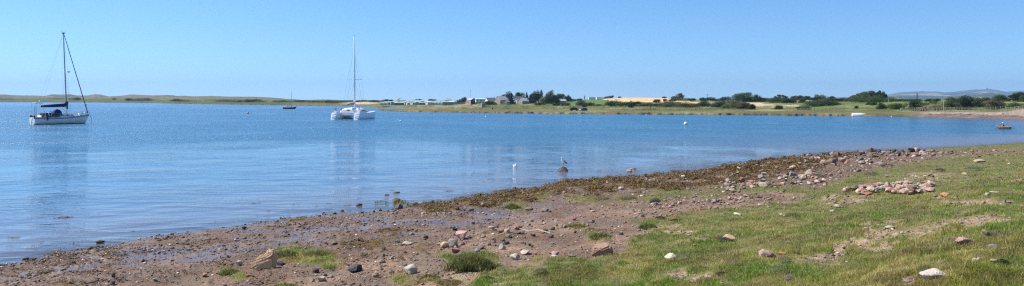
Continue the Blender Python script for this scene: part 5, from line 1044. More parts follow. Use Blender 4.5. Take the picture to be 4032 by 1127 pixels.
# hut on the far hill top
D = 8450.; k = MB(); k.box((0, 0, 0), (18, 12, 18), taper=.7); k.box((15, 0, -5), (16, 9, 7)); k.tube([(0, 0, 5), (0, 0, 16)], 1.2); o = k.build('hill_tower', mat("towerstone", (.12, .12, .11))); o.location = ((3887 - CX) / F * D, D, zrow(D, 352) + 5); setp(o, label='small tower on the top of the highest far hill', cat='tower')
# fences
WOOD = mat("fence_wood", (.30, .26, .20), (.21, .18, .14), scale=5)
def fence(pts, gap, hpost, rails, lab, name='fence', tall=()):
    """pts: (px, base row)"""
    P = [place(*p) for p in pts]; W = []; L = 0
    e = empty(name, P[0], label=lab, cat='fence'); o0 = Vector(P[0]); posts = []
    for a, b in zip(P[:-1], P[1:]):
        a, b = Vector(a), Vector(b); n = max(1, int((b - a).length / gap))
        for i in range(n): posts.append(a.lerp(b, i / n))
    posts.append(Vector(P[-1])); rp = random.Random(int(pts[0][0]))
    for i in range(len(posts)):
        p = posts[i]; px = CX + F * p.x / p.y; p.z = float(zfar(px, p.y))
    ph = None
    for i, p in enumerate(posts[:95]):
        q = p - o0; k = MB(); k.box((q.x, q.y, q.z + hpost * .5 - .2), (.10, .10, hpost + .4 + rp.uniform(-.1, .15))); k.build('post', WOOD, e)
    for r in rails:
        k = MB(); k.tube([(p - o0) + Vector((0, -.09, hpost * r)) for p in posts], .045, n=4); k.build('rail', WOOD, e)
    return e
fence([(3125, 437), (3165, 438), (3205, 439)], 1.3, 1.0, [.9], 'short wooden fence with a rail under the pale field')
fence([(3192, 438), (3250, 438), (3320, 437)], 1.15, 1.15, [.3], 'fence of close upright posts right of the short railed one')
fence([(2871, 430), (2890, 430)], .9, .9, [.9, .5], 'small gate like fence at the foot of the olive thicket')
fence([(2398, 432), (2480, 431), (2560, 430), (2640, 431), (2700, 430), (2860, 431)], 6.5, .95, [], 'widely spaced field fence posts below the thickets')
fence([(1945, 428), (2050, 428), (2150, 428), (2240, 428)], 4.5, .9, [], 'faint row of posts along the marsh below the village')
fence([(3560, 438), (3640, 440), (3760, 438), (3900, 437), (3960, 434)], 1.5, 1.25, [.85], 'long post and rail fence on top of the stony bank at right')
fence([(3590, 444), (3700, 441), (3820, 440), (3945, 440)], 1.15, 1.0, [.92, .1], 'lower pale railing along the stony bank')
# ramp railing climbing to the right edge
e = empty('railing', (0, 0, 0), label='wooden railing climbing to the right picture edge above the bank', cat='railing'); PT = []
for i in range(18):
    px = 3948 + i * 16; D = 200 - i * 1.6 * (i < 12) - 19.2 * (i >= 12); PT.append(Vector(((px - CX) / F * D, D, HC - (443 - min(i, 9) * 2.0 - HOR) * D / F)))
for p in PT: k = MB(); k.box((p.x, p.y, p.z + .35), (.12, .12, 1.6)); k.build('post', WOOD, e)
for dz in (1.05, .12): k = MB(); k.tube([p + Vector((0, -.08, dz)) for p in PT], .06, n=4); k.build('rail', WOOD, e)
k = MB(); n = len(PT); V = [(p.x, p.y - .3, p.z - .1) for p in PT] + [(p.x, p.y + 3, p.z - .1) for p in PT] + [(p.x, p.y - .5, -.5) for p in PT] + [(p.x, p.y + 3.2, -.5) for p in PT]
k.add(V, [(i, i + 1, n + i + 1, n + i) for i in range(n - 1)] + [(2 * n + i, 2 * n + i + 1, i + 1, i) for i in range(n - 1)] + [(n + i, n + i + 1, 3 * n + i + 1, 3 * n + i) for i in range(n - 1)] + [(0, n, 3 * n, 2 * n), (n - 1, 3 * n - 1, 4 * n - 1, 2 * n - 1)])
o = k.build('embankment', mat("embank", (.36, .28, .23), (.24, .18, .15), scale=1.2, bump=.8)); setp(o, kind='structure')
# revetment blocks: pale slabs along the bank
rv = random.Random(12)
for i in range(46):
    px = rv.uniform(3630, 4040); x, y, z = place(px, ip(px, [(3630, 447), (3750, 447), (4040, 446)]) + rv.uniform(-2, 7)); w = rv.uniform(5, 17) * y / F
    o = bpy.data.objects.new('armour_stone', bigmesh(rv.randrange(14), rv.choice(['pink', 'pale', 'pink', 'brown']))); COL.objects.link(o); o.location = (x, y, z - .1); o.scale = (w * 1.2, w * .8, w * .42); o.rotation_euler.z = rv.uniform(-.3, .3)
    setp(o, label='pinkish slab of stone armouring the far bank below the fence', cat='armour stone', group='slabs of the stony far bank')
# clods of the eroded marsh edge
for i in range(60):
    px = rv.uniform(1850, 2560); K, Z = far_knots(np.array([px])); D = K[0][0] + rv.uniform(-1, 5); z = float(zfar(px, D)); w = rv.uniform(.5, 1.3)
    o = bpy.data.objects.new('turf_clod', bigmesh(rv.randrange(14), rv.choice(['red', 'brown', 'brown', 'dark']))); COL.objects.link(o); o.location = ((px - CX) / F * D, D, max(z, 0) - .22); o.scale = (w * 1.5, w, w * .5)
    setp(o, label='reddish clod of earth along the eroded marsh edge below the village', cat='earth clod', group='clods of the eroded marsh edge')
# white board
x, y, z = place(3550, 441); s = y / F; e = empty('sign_board', (x, y, z), label='blank white notice board leaning on the grass above the far shore', cat='sign'); k = MB(); k.box((0, 0, 0), (7 * s, .06, 7.5 * s)); o = k.build('board', mat("boardpaint", (.80, .76, .55)), e); o.location = (0, 0, .95); o.rotation_euler = (R(-14), R(14), 0)
k = MB(); k.tube([(-.15, .08, -.3), (-.1, .08, 1.1)], .05); k.build('post', WOOD, e)
# ---------------------------------------------------------------- cars
def car(paint, label):
    e = empty('parked_car', label=label, cat='car', group='cars parked on the far marsh'); pm = mat("car_paint", paint, paint, rough=.3, spec=.6)
    prof = [(-2.0, .35), (-2.05, .75), (-1.95, 1.0), (-1.75, 1.08), (-1.25, 1.45), (-.9, 1.52), (.2, 1.52), (.75, 1.35), (1.15, 1.0), (1.85, .88), (2.02, .7), (2.02, .35)]
    rings = []
    for w, t in ((-.86, 0), (-.82, .0), (.82, 0), (.86, 0)): rings.append([(x * (1 if abs(w) < .85 else .985), w * (1 if z < 1.05 else .80), z if abs(w) < .85 else .35 + (z - .35) * .97) for x, z in prof])
    k = MB(); k.loft(rings); k.build('body', pm, e, bevel=.03)
    for sy in (-1, 1):
        k = MB(); y = sy * .735; k.add([(-1.45, y * 1.12, 1.06), (-1.1, y * .93, 1.42), (.15, y * .93, 1.44), (.85, y * 1.12, 1.06), (-1.45, y * 1.16, 1.04), (-1.1, y * .97, 1.43), (.15, y * .97, 1.45), (.85, y * 1.16, 1.04)], [(0, 1, 2, 3), (4, 7, 6, 5), (0, 4, 5, 1), (1, 5, 6, 2), (2, 6, 7, 3), (3, 7, 4, 0)]); k.build('side_window', GLASS, e)
        k = MB(); k.ball((1.93, sy * .62, .72), .14, sc=(.6, 1.2, .8)); k.build('headlight', WHT, e)
        k = MB(); k.ball((-1.98, sy * .66, .85), .13, sc=(.5, .8, 1.2)); k.build('tail_light', REDM, e)
        k = MB(); k.box((.62, sy * .93, 1.05), (.12, .16, .12)); k.build('wing_mirror', pm, e)
        for sx in (-1.22, 1.25):
            k = MB(); k.tube([(sx, sy * .66, .32), (sx, sy * .87, .32)], .32, n=18); w = k.build('wheel', mat("tyre", (.02, .02, .02)), e); k = MB(); k.tube([(sx, sy * .86, .32), (sx, sy * .885, .32)], .19, n=12); k.build('rim', GRM2, w)
    k = MB(); k.add([(.32, -.62, 1.46), (.32, .62, 1.46), (1.1, .72, 1.03), (1.1, -.72, 1.03), (.34, -.62, 1.50), (.34, .62, 1.50), (1.14, .72, 1.06), (1.14, -.72, 1.06)], [(0, 1, 2, 3), (4, 7, 6, 5), (0, 4, 5, 1), (1, 5, 6, 2), (2, 6, 7, 3), (3, 7, 4, 0)]); k.build('windscreen', GLASS, e)
    k = MB(); k.add([(-1.25, -.6, 1.44), (-1.25, .6, 1.44), (-1.76, .7, 1.1), (-1.76, -.7, 1.1), (-1.27, -.6, 1.48), (-1.27, .6, 1.48), (-1.80, .7, 1.12), (-1.80, -.7, 1.12)], [(0, 1, 2, 3), (4, 7, 6, 5), (0, 4, 5, 1), (1, 5, 6, 2), (2, 6, 7, 3), (3, 7, 4, 0)]); k.build('rear_window', GLASS, e)
    return e
for px, base, sc, rz, col, lab in [(2261, 437, .86, 12, (.012, .014, .035), 'dark navy hatchback parked left on the far marsh'), (2296, 438, .80, 215, (.02, .035, .12), 'blue car with a pale front parked right of the dark hatchback')]:
    x, y, z = place(px, base); e = car(col, lab); e.location = (x, y, z); e.rotation_euler.z = R(rz); e.scale = (sc,) * 3
    if px == 2296: k = MB(); k.box((1.78, 0, .93), (.5, 1.3, .05), ry=.12); k.box((2.0, 0, .62), (.1, 1.2, .3)); k.build('front_panel', WHT, e)
# ---------------------------------------------------------------- boats
GEL = mat("gelcoat", (.78, .75, .68), (.72, .69, .62), scale=1.5, rough=.3, spec=.5); GELW = mat("white_gelcoat", (.86, .86, .85), (.80, .80, .79), scale=1.5, rough=.3, spec=.5); NAVY = mat("navy_cloth", (.012, .02, .075), (.008, .013, .045), scale=6, rough=.9)
NSTR = mat("navy_stripe", (.02, .04, .16), rough=.4); BOOT = mat("boot_top", (.02, .02, .025), rough=.6); ALU = mat("aluminium", (.42, .42, .44), (.34, .34, .36), rough=.4, metal=.3); STEEL = mat("steel", (.55, .56, .58), rough=.3, metal=.5)
WIRE = mat("rigging", (.26, .29, .33), rough=.5); BLUE = mat("blue_cloth", (.01, .05, .42), (.008, .03, .25), rough=.8); ORG = mat("orange_buoy", (.75, .09, .05), rough=.5); BLK = mat("black_rubber", (.02, .02, .03), rough=.7); DKW2 = mat("dark_window", (.02, .02, .03), rough=.15, spec=.8); TEAK = mat("teak", (.26, .16, .09))
def hull_rings(L, beam, sheer, stern=.72, draft=.35, n=18, fine=1.7, rake=.1, m=8, trans=0.0, flare=.5):
    """x forward: stern at -L/2, stem at L/2; returns rings of (x,y,z), port gunwale round the keel to starboard"""
    out = []
    for i in range(n + 1):
        t = i / n; bw = (stern + (1 - stern) * math.sin(min(1, t / .48) * math.pi / 2)) if t < .48 else max(.0, 1 - ((t - .48) / .52) ** fine)
        b = beam / 2 * bw + .02; sh = sheer(t); ring = []
        for k in range(-m, m + 1):
            u = k / m; a = abs(u); zz = -draft * (1 - .6 * t ** 3) + (sh + draft * (1 - .6 * t ** 3)) * a ** 1.7; yy = b * (1 - (1 - a) ** (1.6 + flare))
            zr = (zz + draft) / (sh + draft); xx = -L / 2 + L * t * (1 - rake) + L * rake * t * zr + (trans * (1 - zr) * (1 - t) ** 4 * -1 if trans else 0)
            ring.append((xx, math.copysign(yy, u) if k else 0, zz))
        out.append(ring)
    return out
def hull_parts(e, rings, hm, deckm, stripes=(), deck_drop=.05):
    k = MB(); k.loft(rings, closed=False, cap=False); k.add(rings[0], [tuple(range(len(rings[0])))]); h = k.build('hull', hm, e, smooth=False)
    me = h.data; me.polygons.foreach_set('use_smooth', [p.area < 2 and abs(p.normal.x) < .93 for p in me.polygons])
    k = MB(); V = []; n = len(rings)
    for r in rings: V += [(r[0][0], r[0][1] * .97, r[0][2] - deck_drop), (r[0][0], 0, r[0][2] - deck_drop + .08), (r[-1][0], r[-1][1] * .97, r[-1][2] - deck_drop)]
    k.add(V, [f for i in range(n - 1) for f in ((3 * i, 3 * i + 1, 3 * i + 4, 3 * i + 3), (3 * i + 1, 3 * i + 2, 3 * i + 5, 3 * i + 4))]); k.build('deck', deckm, e)
    for (f0, f1, m, nm) in stripes:
        k = MB()
        for sgn in (0, -1):
            A = []
            for r in rings:
                half = r[:len(r) // 2 + 1][::-1] if sgn == 0 else r[len(r) // 2:]
                zs = [p[2] for p in half]; sh = zs[-1]
                def at(z):
                    for a, b in zip(half[:-1], half[1:]):
                        if a[2] <= z <= b[2]: t = (z - a[2]) / (b[2] - a[2] + 1e-9); return Vector(a).lerp(Vector(b), t)
                    return Vector(half[-1])
                z0 = f0 if f0 < 0.25 else sh - (1 - f0); z1 = f1 if f1 < .3 else sh - (1 - f1)
                p, q = at(z0), at(z1); o = Vector((0, math.copysign(.02, half[-1][1]), 0)); A += [p + o, q + o]
            k.add(A, [(2 * i, 2 * i + 1, 2 * i + 3, 2 * i + 2) for i in range(len(rings) - 1)])
        k.build(nm, m, e)
    k = MB()
    for idx in (0, -1): k.tube([(r[idx][0], r[idx][1], r[idx][2] + .02) for r in rings], .035, n=5)
    k.build('toe_rail', TEAK if hm is GEL else deckm, e)
def rail(e, pts, h, m=STEEL, name='guard_rail', r=.018, mid=True):
    k = MB()
    for p in pts: k.tube([p, (p[0], p[1], p[2] + h)], r, n=5)
    k.tube([(p[0], p[1], p[2] + h) for p in pts], r, n=5)
    if mid: k.tube([(p[0], p[1], p[2] + h * .52) for p in pts], r * .7, n=5)
    k.build(name, m, e)
# ---- moored sloop at the left
D = 152.; e = empty('sailing_yacht', ((237 - CX) / F * D, D + .5, 0), R(90 - 33), label='cream sailing yacht with navy sail cover and navy stripe, moored at the left', cat='yacht'); YA = e
e.rotation_euler.z = math.atan2(.80, .60); e.scale = (.94, .94, 1.18)
L = 11.6; sheer = lambda t: 1.22 + .42 * t ** 2 - .12 * math.sin(t * math.pi)
rg_ = hull_rings(L, 3.7, sheer, stern=.74, fine=1.9, rake=.10, draft=.4); hull_parts(e, rg_, GEL, GELW, [(.02, .13, BOOT, 'boot_top'), (.80, .90, NSTR, 'stripe'), (.74, .77, NSTR, 'stripe')])
k = MB(); cz = 1.32; P = [(-1.3, 1.15, .0), (-1.2, 1.1, .48), (.6, 1.0, .42), (2.4, .75, .30), (3.4, .4, .12)]
k.loft([[(x, -w, cz - .15), (x, -w * .86, cz + h), (x, w * .86, cz + h), (x, w, cz - .15)] for x, w, h in P]); cb = k.build('coachroof', GELW, e, bevel=.03)
for sy in (-1, 1):
    k = MB()
    for x0, x1 in ((-.9, .2), (.4, 1.3), (1.5, 2.1)):
        y0 = sy * (1.02 - .06 * (x0 + 1) / 1.6); k.add([(x0, y0 + sy * .03, cz + .12), (x1, y0 - sy * .02, cz + .12), (x1 - .1, y0 - sy * .05, cz + .30), (x0 + .1, y0 - sy * .01, cz + .32)], [(0, 1, 2, 3)])
    k.build('window', DKW2, e)
k = MB(); k.box((-3.0, 0, 1.42), (3.0, 2.4, .36), taper=.93); ck = k.build('cockpit_coaming', GELW, e, bevel=.04); k = MB(); k.box((-3.0, 0, 1.61), (2.5, 1.1, .02)); k.build('sole', TEAK, ck)
# sprayhood: arched navy hood
def hood(m, name, x0, x1, w, h, zb, lean=.3, n=9):
    k = MB(); rs = []
    for t in (0, .33, .66, 1):
        x = x0 + (x1 - x0) * t; hh = h * (math.sin(math.pi * (.35 + .55 * (1 - t)))) ; rs.append([(x, -w * math.cos(math.pi * a / n), zb + hh * max(0, math.sin(math.pi * a / n)) ** .55) for a in range(n + 1)])
    k.loft(rs, closed=False, cap=False); return k.build(name, m, e)
hood(NAVY, 'sprayhood', -1.9, -.55, 1.15, 1.0, 1.62); hood(BLUE, 'sprayhood_window', -1.05, -.3, 1.0, .72, 1.62)
k = MB()
for sy in (-1, 1): k.box((-2.35, sy * 1.68, 1.62), (2.7, .04, .62))
k.build('dodger', NAVY, e)
sx0 = -5.35
rail(e, [(-5.5, -1.25, 1.2), (-4.6, -1.5, 1.22), (-3.6, -1.62, 1.22), (-1.0, -1.78, 1.2), (.8, -1.7, 1.24), (2.4, -1.35, 1.33), (3.8, -.85, 1.45), (4.9, -.4, 1.55)], .62)
rail(e, [(-5.5, 1.25, 1.2), (-4.6, 1.5, 1.22), (-3.6, 1.62, 1.22), (-1.0, 1.78, 1.2), (.8, 1.7, 1.24), (2.4, 1.35, 1.33), (3.8, .85, 1.45), (4.9, .4, 1.55)], .62)
rail(e, [(-5.5, -1.25, 1.2), (-5.6, 0, 1.2), (-5.5, 1.25, 1.2)], .7, name='pushpit', r=.025); rail(e, [(4.9, -.4, 1.55), (5.75, 0, 1.62), (4.9, .4, 1.55)], .65, name='pulpit', r=.028)
# stern gantry
k = MB()
for sy in (-1, 1): k.tube([(-5.35, sy * 1.2, 1.2), (-5.45, sy * 1.15, 3.7)], .035); k.tube([(-4.7, sy * 1.3, 1.2), (-4.75, sy * 1.15, 3.62)], .03); k.tube([(-5.45, sy * 1.15, 3.7), (-4.3, sy * 1.1, 3.62)], .035)
k.tube([(-5.45, -1.15, 3.7), (-5.45, 1.15, 3.7)], .035); k.tube([(-4.3, -1.1, 3.62), (-4.3, 1.1, 3.62)], .035); k.tube([(-4.3, -1.1, 3.6), (-3.6, -1.3, 1.4)], .025); k.build('gantry', STEEL, e)
k = MB(); k.box((-4.9, 0, 3.76), (1.0, 1.9, .05)); k.build('solar_panel', WHT, e); k = MB(); k.tube([(-4.1, .6, 3.6), (-4.1, .6, 4.0)], .03); k.ball((-4.1, .6, 4.06), .16, sc=(1.3, 1, .6)); k.build('radar_dome', WHT, e)
k = MB(); k.tube([(-5.55, -.9, 1.3), (-5.75, -1.0, 2.6), (-5.8, -1.0, 3.1)], .03); k.build('ensign_staff', TEAK, e)
k = MB(); k.ball((-4.35, -1.75, 1.55), .30, sc=(1, .8, 1.05)); k.build('orange_float', ORG, e)
for x, y, z in ((-5.75, -1.15, 1.25), (-5.6, 1.2, 1.3), (-3.45, -1.75, 1.05)): k = MB(); k.ball((x, y, z), .19, sc=(.9, .9, 1.9)); k.build('fender', BLK, e)
k = MB(); k.tube([(-2.95 + .33 * math.cos(a), -1.75, 1.85 + .38 * math.sin(a)) for a in [R(t) for t in range(-60, 241, 25)]], .09, n=6); k.build('horseshoe_buoy', WHT, e)
k = MB(); k.box((-5.55, .35, 1.1), (.3, .34, .75)); k.tube([(-5.75, .35, .9), (-5.8, .35, .0)], .07); k.build('outboard_motor', BLK, e)
k = MB(); k.tube([(-5.82, -.5, 1.1), (-5.95, -.5, .05)], .025); k.tube([(-5.82, -.1, 1.1), (-5.95, -.1, .05)], .025)
for i in range(4): k.tube([(-5.85 - .03 * i, -.5, .9 - .27 * i), (-5.85 - .03 * i, -.1, .9 - .27 * i)], .02)
k.build('boarding_ladder', STEEL, e)
MX = 1.05; MT = 15.75; rk = -.045 * 16
k = MB(); k.tube([(MX, 0, 1.5), (MX + rk * .5, 0, 8.6), (MX + rk, 0, MT)], [.14, .13, .10], n=8); ms = k.build('mast', ALU, e, smooth=True)
k = MB(); k.box((MX + rk, 0, MT + .12), (.5, .1, .2)); k.tube([(MX + rk - .3, 0, MT + .1), (MX + rk - .3, 0, MT + .7)], .02); k.tube([(MX + rk, 0, MT + .3), (MX + rk + .6, 0, MT + .35)], .025); k.build('masthead_gear', BLK, ms)
k = MB(); k.tube([(MX + rk * .47, -1.25, 9.3), (MX + rk * .47, 0, 9.2), (MX + rk * .47, 1.25, 9.3)], .05); k.build('spreader', WHT, e); k = MB(); k.ball((MX + .35, 0, 9.15), .26, sc=(1.2, .9, .6)); k.build('radar_dome', WHT, e)
k = MB(); k.tube([(MX - .1, 0, 3.0), (-1.5, 0, 3.05), (-4.0, 0, 2.98)], .075, n=8); k.build('boom', ALU, e); k = MB(); k.tube([(MX + .15, 0, 3.9), (MX - .1, 0, 3.55), (MX - .5, 0, 3.28), (-1.5, 0, 3.2), (-4.1, 0, 3.1)], [.16, .34, .33, .28, .17], n=10); k.tube([(MX + .05, 0, 2.6), (MX + .05, 0, 3.7)], [.2, .22], n=8); k.build('sail_cover', NAVY, e, smooth=True)
k = MB(); k.tube([(5.45, 0, 1.75), (MX + rk + .15, 0, MT - .1)], [.10, .06], n=7); k.build('furled_headsail', NAVY, e)
k = MB(); w_ = .012
k.tube([(-5.6, 0, 1.3), (MX + rk - .05, 0, MT)], w_, n=4)
for sy in (-1, 1): k.tube([(MX - .1, sy * 1.7, 1.25), (MX + rk * .47, sy * 1.25, 9.3), (MX + rk, 0, MT - .1)], w_, n=4); k.tube([(MX - .5, sy * 1.7, 1.25), (MX + rk * .45, 0, 9.0)], w_, n=4); k.tube([(MX + .4, sy * 1.65, 1.25), (MX + rk * .45, 0, 9.0)], w_, n=4)
k.tube([(-4.0, 0, 3.1), (MX + rk, 0, MT)], w_ * .8, n=4); k.tube([(-3.8, 0, 2.95), (-3.2, 0, 1.7)], .02, n=4); k.tube([(0, 0, 3.0), (.95, 0, 1.8)], .03, n=4); k.build('rigging', WIRE, e)
k = MB(); k.box((4.9, 0, 1.95), (.5, .5, .3)); k.box((3.9, .2, 1.72), (.7, .5, .3)); k.build('anchor_locker', WHT, e, bevel=.05); k = MB(); k.ball((4.2, .1, 1.82), .22, sc=(1.4, 1, .8)); k.build('blue_bag', mat("pale_blue", (.2, .5, .65)), e)
k = MB(); k.ball((5.2, .1, 3.35), .14, sc=(1.3, .8, .8)); k.tube([(5.2, .1, 2.2), (5.2, .1, 3.3)], .015); k.build('deck_light', WHT, e)
k = MB(); k.tube([(5.9, 0, 1.5), (6.15, -.1, .8), (6.3, -.1, -.3)], .03); k.build('mooring_line', BLK, e)
# ---- catamaran
D = 189.; e = empty('catamaran', ((1383 - CX) / F * D, D + 5, 0), label='white catamaran with a tall bare mast moored off the sandy dune', cat='catamaran'); los = math.atan2(D, (1383 - CX) / F * D); e.rotation_euler.z = los - R(24)
L = 12.0; CS = 3.15; csh = lambda t: 1.75 + .30 * t - .2 * math.sin(t * math.pi)
for sy in (-1, 1):
    rg_ = hull_rings(L, 1.75, csh, stern=.72, fine=2.2, rake=.06, draft=.4, trans=0, flare=1.4)
    rg_ = [[(x - (.9 * max(0, 1 - zz / 1.5) if i == 0 else 0), y + sy * CS, zz) for x, y, zz in r] for i, r in enumerate(rg_)]
    he = [o for o in ()]; k = MB(); k.loft(rg_, closed=False, cap=False); k.add(rg_[0], [tuple(range(len(rg_[0])))]); hh = k.build('hull', GELW, e)
    k = MB(); n = len(rg_); V = []
    for r in rg_: V += [(r[0][0], r[0][1], r[0][2] - .02), (r[-1][0], r[-1][1], r[-1][2] - .02)]
    k.add(V, [(2 * i, 2 * i + 1, 2 * i + 3, 2 * i + 2) for i in range(n - 1)]); k.build('side_deck', GELW, hh)
    for i in range(3): k = MB(); k.box((-6.0 - .28 * i, sy * CS, 1.35 - .42 * i), (.5, .95, .1)); k.build('stern_step', GELW, hh)
    k = MB(); k.box((-4.9, sy * CS, 2.0), (.9, .9, .55), taper=.85); k.build('stern_seat', GELW, hh, bevel=.08)
    rail(e, [(-5.4, sy * (CS + .55), 1.75), (-3.4, sy * (CS + .75), 1.75), (-.5, sy * (CS + .8), 1.75), (2.5, sy * (CS + .6), 1.8), (5.2, sy * (CS + .15), 2.0)], .6)
k = MB(); rs = []
for x, w, h in [(-3.6, 2.6, .0), (-3.4, 2.75, .9), (-2.4, 2.8, 1.3), (0, 2.7, 1.4), (1.6, 2.3, 1.2), (2.8, 1.6, .55), (3.3, 1.3, .1)]:
    rs.append([(x, w * math.cos(math.pi * a / 12), 1.6 + (h) * max(0, math.sin(math.pi * a / 12)) ** .45) for a in range(13)])
k.loft(rs, closed=False, cap=False); k.add(rs[0], [tuple(range(13))]); cb = k.build('cabin', GELW, e, smooth=False, bevel=0)
k = MB(); k.box((.2, 0, 1.28), (7.8, 2 * CS, .7), taper=.98); k.build('bridge_deck', GELW, e, bevel=.1)
for y0, y1 in ((-.1, .75),): k = MB(); k.box((-3.62, .35, 2.32), (.05, .8, .34)); k.build('cabin_window', DKW2, e)
for sy in (-1, 1):
    k = MB(); k.box((-1.0, sy * 2.78, 2.12), (2.6, .05, .34)); k.build('side_window', DKW2, e)
    k = MB(); k.tube([(-3.9, sy * 2.0, 1.6), (-4.0, sy * 2.0, 2.9)], .05); k.build('davit', WHT, e)
k = MB(); k.box((-3.9, 2.3, 3.0), (.35, .42, 1.5), taper=.85); k.build('white_locker', WHT, e, bevel=.05); k = MB(); k.box((-4.4, -3.0, 2.9), (.35, .45, 1.7), taper=.85); k.build('white_locker', WHT, e, bevel=.05)
k = MB(); k.tube([(-4.2, -1.7, 1.6), (-4.3, -1.7, 4.6)], .05); k.tube([(-4.3, -1.9, 1.6), (-4.3, -1.7, 3.6), (-4.3, -1.5, 1.6)], .03); k.build('radar_pole', WHT, e); k = MB(); k.ball((-4.3, -1.75, 4.75), .22, sc=(1, 1.8, .5)); k.build('radar_dome', WHT, e)
k = MB(); k.box((-5.1, 3.25, 2.6), (.5, .55, .75)); k.build('outboard_cover', mat("grey_cover", (.55, .57, .58)), e, bevel=.06)
k = MB(); k.tube([(-.4, 0, 2.7), (-.55, 0, 12), (-.7, 0, 21.6)], [.20, .19, .12], n=8); k.build('mast', WHT, e, smooth=True); k = MB(); k.tube([(-.47, 0, 3.0), (-.62, 0, 12), (-.74, 0, 21.5)], .03, n=4); k.tube([(-.75, 0, 21.5), (-.75, 0, 22.0)], .03); k.build('mast_track', BLK, e)
k = MB(); k.tube([(-.55, -2.0, 10.3), (-.5, 0, 10.3), (-.55, 2.0, 10.3)], .06, n=6); k.build('spreader', WHT, e)
k = MB(); k.tube([(-.5, .05, 3.6), (-2.5, .1, 3.55), (-4.6, .2, 3.5)], .09); k.build('boom', ALU, e); k = MB(); k.tube([(-.45, 0, 4.7), (-.7, .02, 4.2), (-1.6, .08, 3.95), (-3.2, .12, 3.85), (-4.7, .2, 3.72)], [.12, .36, .42, .38, .22], n=9); sl = k.build('furled_mainsail', mat("sailcloth", (.60, .58, .55), (.16, .16, .18), scale=1.1), e, smooth=True)
k = MB()
for sy in (-1, 1): k.tube([(-.9, sy * 3.2, 1.8), (-.55, sy * 2.0, 10.3), (-.68, 0, 17.6)], .014, n=4); k.tube([(-.2, sy * 2.2, 2.0), (-.5, 0, 10.2)], .014, n=4)
k.tube([(5.2, 0, 1.9), (-.68, 0, 17.6)], .02, n=4); k.tube([(-4.6, .2, 3.6), (-.7, 0, 21.4)], .012, n=4); k.tube([(-3.6, 1.4, 2.8), (-.62, .1, 13)], .012, n=4); k.build('rigging', WIRE, e)
k = MB(); k.tube([(5.4, -CS, 1.95), (5.2, 0, 1.9), (5.4, CS, 1.95)], .08); k.build('crossbeam', ALU, e); k = MB(); k.add([(3.3, -2.6, 1.7), (5.2, -2.7, 1.85), (5.2, 2.7, 1.85), (3.3, 2.6, 1.7), (3.3, -2.6, 1.68), (5.2, -2.7, 1.83), (5.2, 2.7, 1.83), (3.3, 2.6, 1.68)], [(0, 1, 2, 3), (7, 6, 5, 4), (0, 4, 5, 1), (2, 6, 7, 3)]); k.build('trampoline', NAVY, e)
# ---- small blue boat far out
D = 400.; e = empty('small_sailing_boat', ((1142 - CX) / F * D, D, 0), math.atan2(.05, 1) , label='small sailing boat with navy hull and cream cabin, far out between yacht and catamaran', cat='sailing boat')
s2 = lambda t: 1.0 + .35 * t ** 2 + .18 * (1 - t) ** 2 - .12 * math.sin(t * math.pi); NV = mat("navy_hull", (.012, .018, .10), rough=.35); rg_ = hull_rings(7.4, 2.5, s2, stern=.45, fine=1.8, rake=.16, draft=.3); hull_parts(e, rg_, NV, WHT, [(.80, .97, WHT, 'white_strake'), (.0, .08, REDM, 'boot_top')])
k = MB(); k.loft([[(x, -w, 1.0), (x, -w * .85, 1.0 + h), (x, w * .85, 1.0 + h), (x, w, 1.0)] for x, w, h in [(-1.6, .8, .62), (-1.5, .85, .68), (.6, .8, .62), (1.9, .55, .35)]]); k.build('cabin', mat("cream_paint", (.75, .68, .5)), e, bevel=.03)
for x in (-1.0, 0, .9): k = MB(); k.ball((x, -.84, 1.3), .14, sc=(1, .3, 1)); k.build('porthole', DKW2, e)
k = MB(); k.tube([(.9, 0, 1.2), (.85, 0, 9.4)], [.085, .06]); k.build('mast', ALU, e); k = MB(); k.tube([(.8, 0, 2.5), (-2.4, 0, 2.45)], .06); k.build('boom', ALU, e); k = MB(); k.tube([(.7, 0, 2.66), (-2.4, 0, 2.58)], [.16, .1]); k.build('sail_cover', mat("tan_cover", (.5, .42, .3)), e); k = MB(); k.tube([(3.6, 0, 1.4), (.87, 0, 8.6)], .02, n=4); k.tube([(-3.4, 0, 1.2), (.87, 0, 9.3)], .02, n=4)
for sy in (-1, 1): k.tube([(.7, sy * 1.15, 1.1), (.87, 0, 8.0)], .018, n=4)
k.build('rigging', WIRE, e); k = MB(); k.tube([(3.5, 0, 1.4), (4.3, 0, 1.65)], .06); k.build('bowsprit', TEAK, e); rail(e, [(3.2, -.4, 1.35), (3.9, 0, 1.5), (3.2, .4, 1.35)], .55, name='pulpit', r=.03); k = MB(); k.tube([(3.2, .1, 1.4), (2.95, .1, 3.4)], .03); k.build('staff', STEEL, e)
# ---- dinghy with seated person
D = 127.; px = 3950; e = empty('dinghy', ((px - CX) / F * D, D, 0), R(14), label='small reddish dinghy on the water at the far right', cat='dinghy'); e.rotation_euler.z = R(118)
rg_ = hull_rings(2.3, 1.15, lambda t: .36 + .12 * t ** 2, stern=.7, fine=2.2, rake=.12, draft=.1, n=12, m=6); DR = mat("dinghy_red", (.28, .15, .12), (.2, .11, .09), scale=3); k = MB(); k.loft(rg_, closed=False, cap=False); k.add(rg_[0], [tuple(range(len(rg_[0])))])
IN = [[(x * .95, y * .88, max(z, -.02) + .04) for x, y, z in r] for r in rg_]; k.loft(IN, closed=False, cap=False); k.build('hull', DR, e)
k = MB()
for i_ in (0, -1): k.tube([(r[i_][0], r[i_][1], r[i_][2]) for r in rg_], .055, n=6)
k.build('gunwale', mat("dinghy_rim", (.36, .25, .2)), e); k = MB(); k.box((-.15, 0, .26), (.28, 1.0, .04)); k.box((-.9, 0, .26), (.3, .8, .04)); k.build('thwart', TEAK, e)
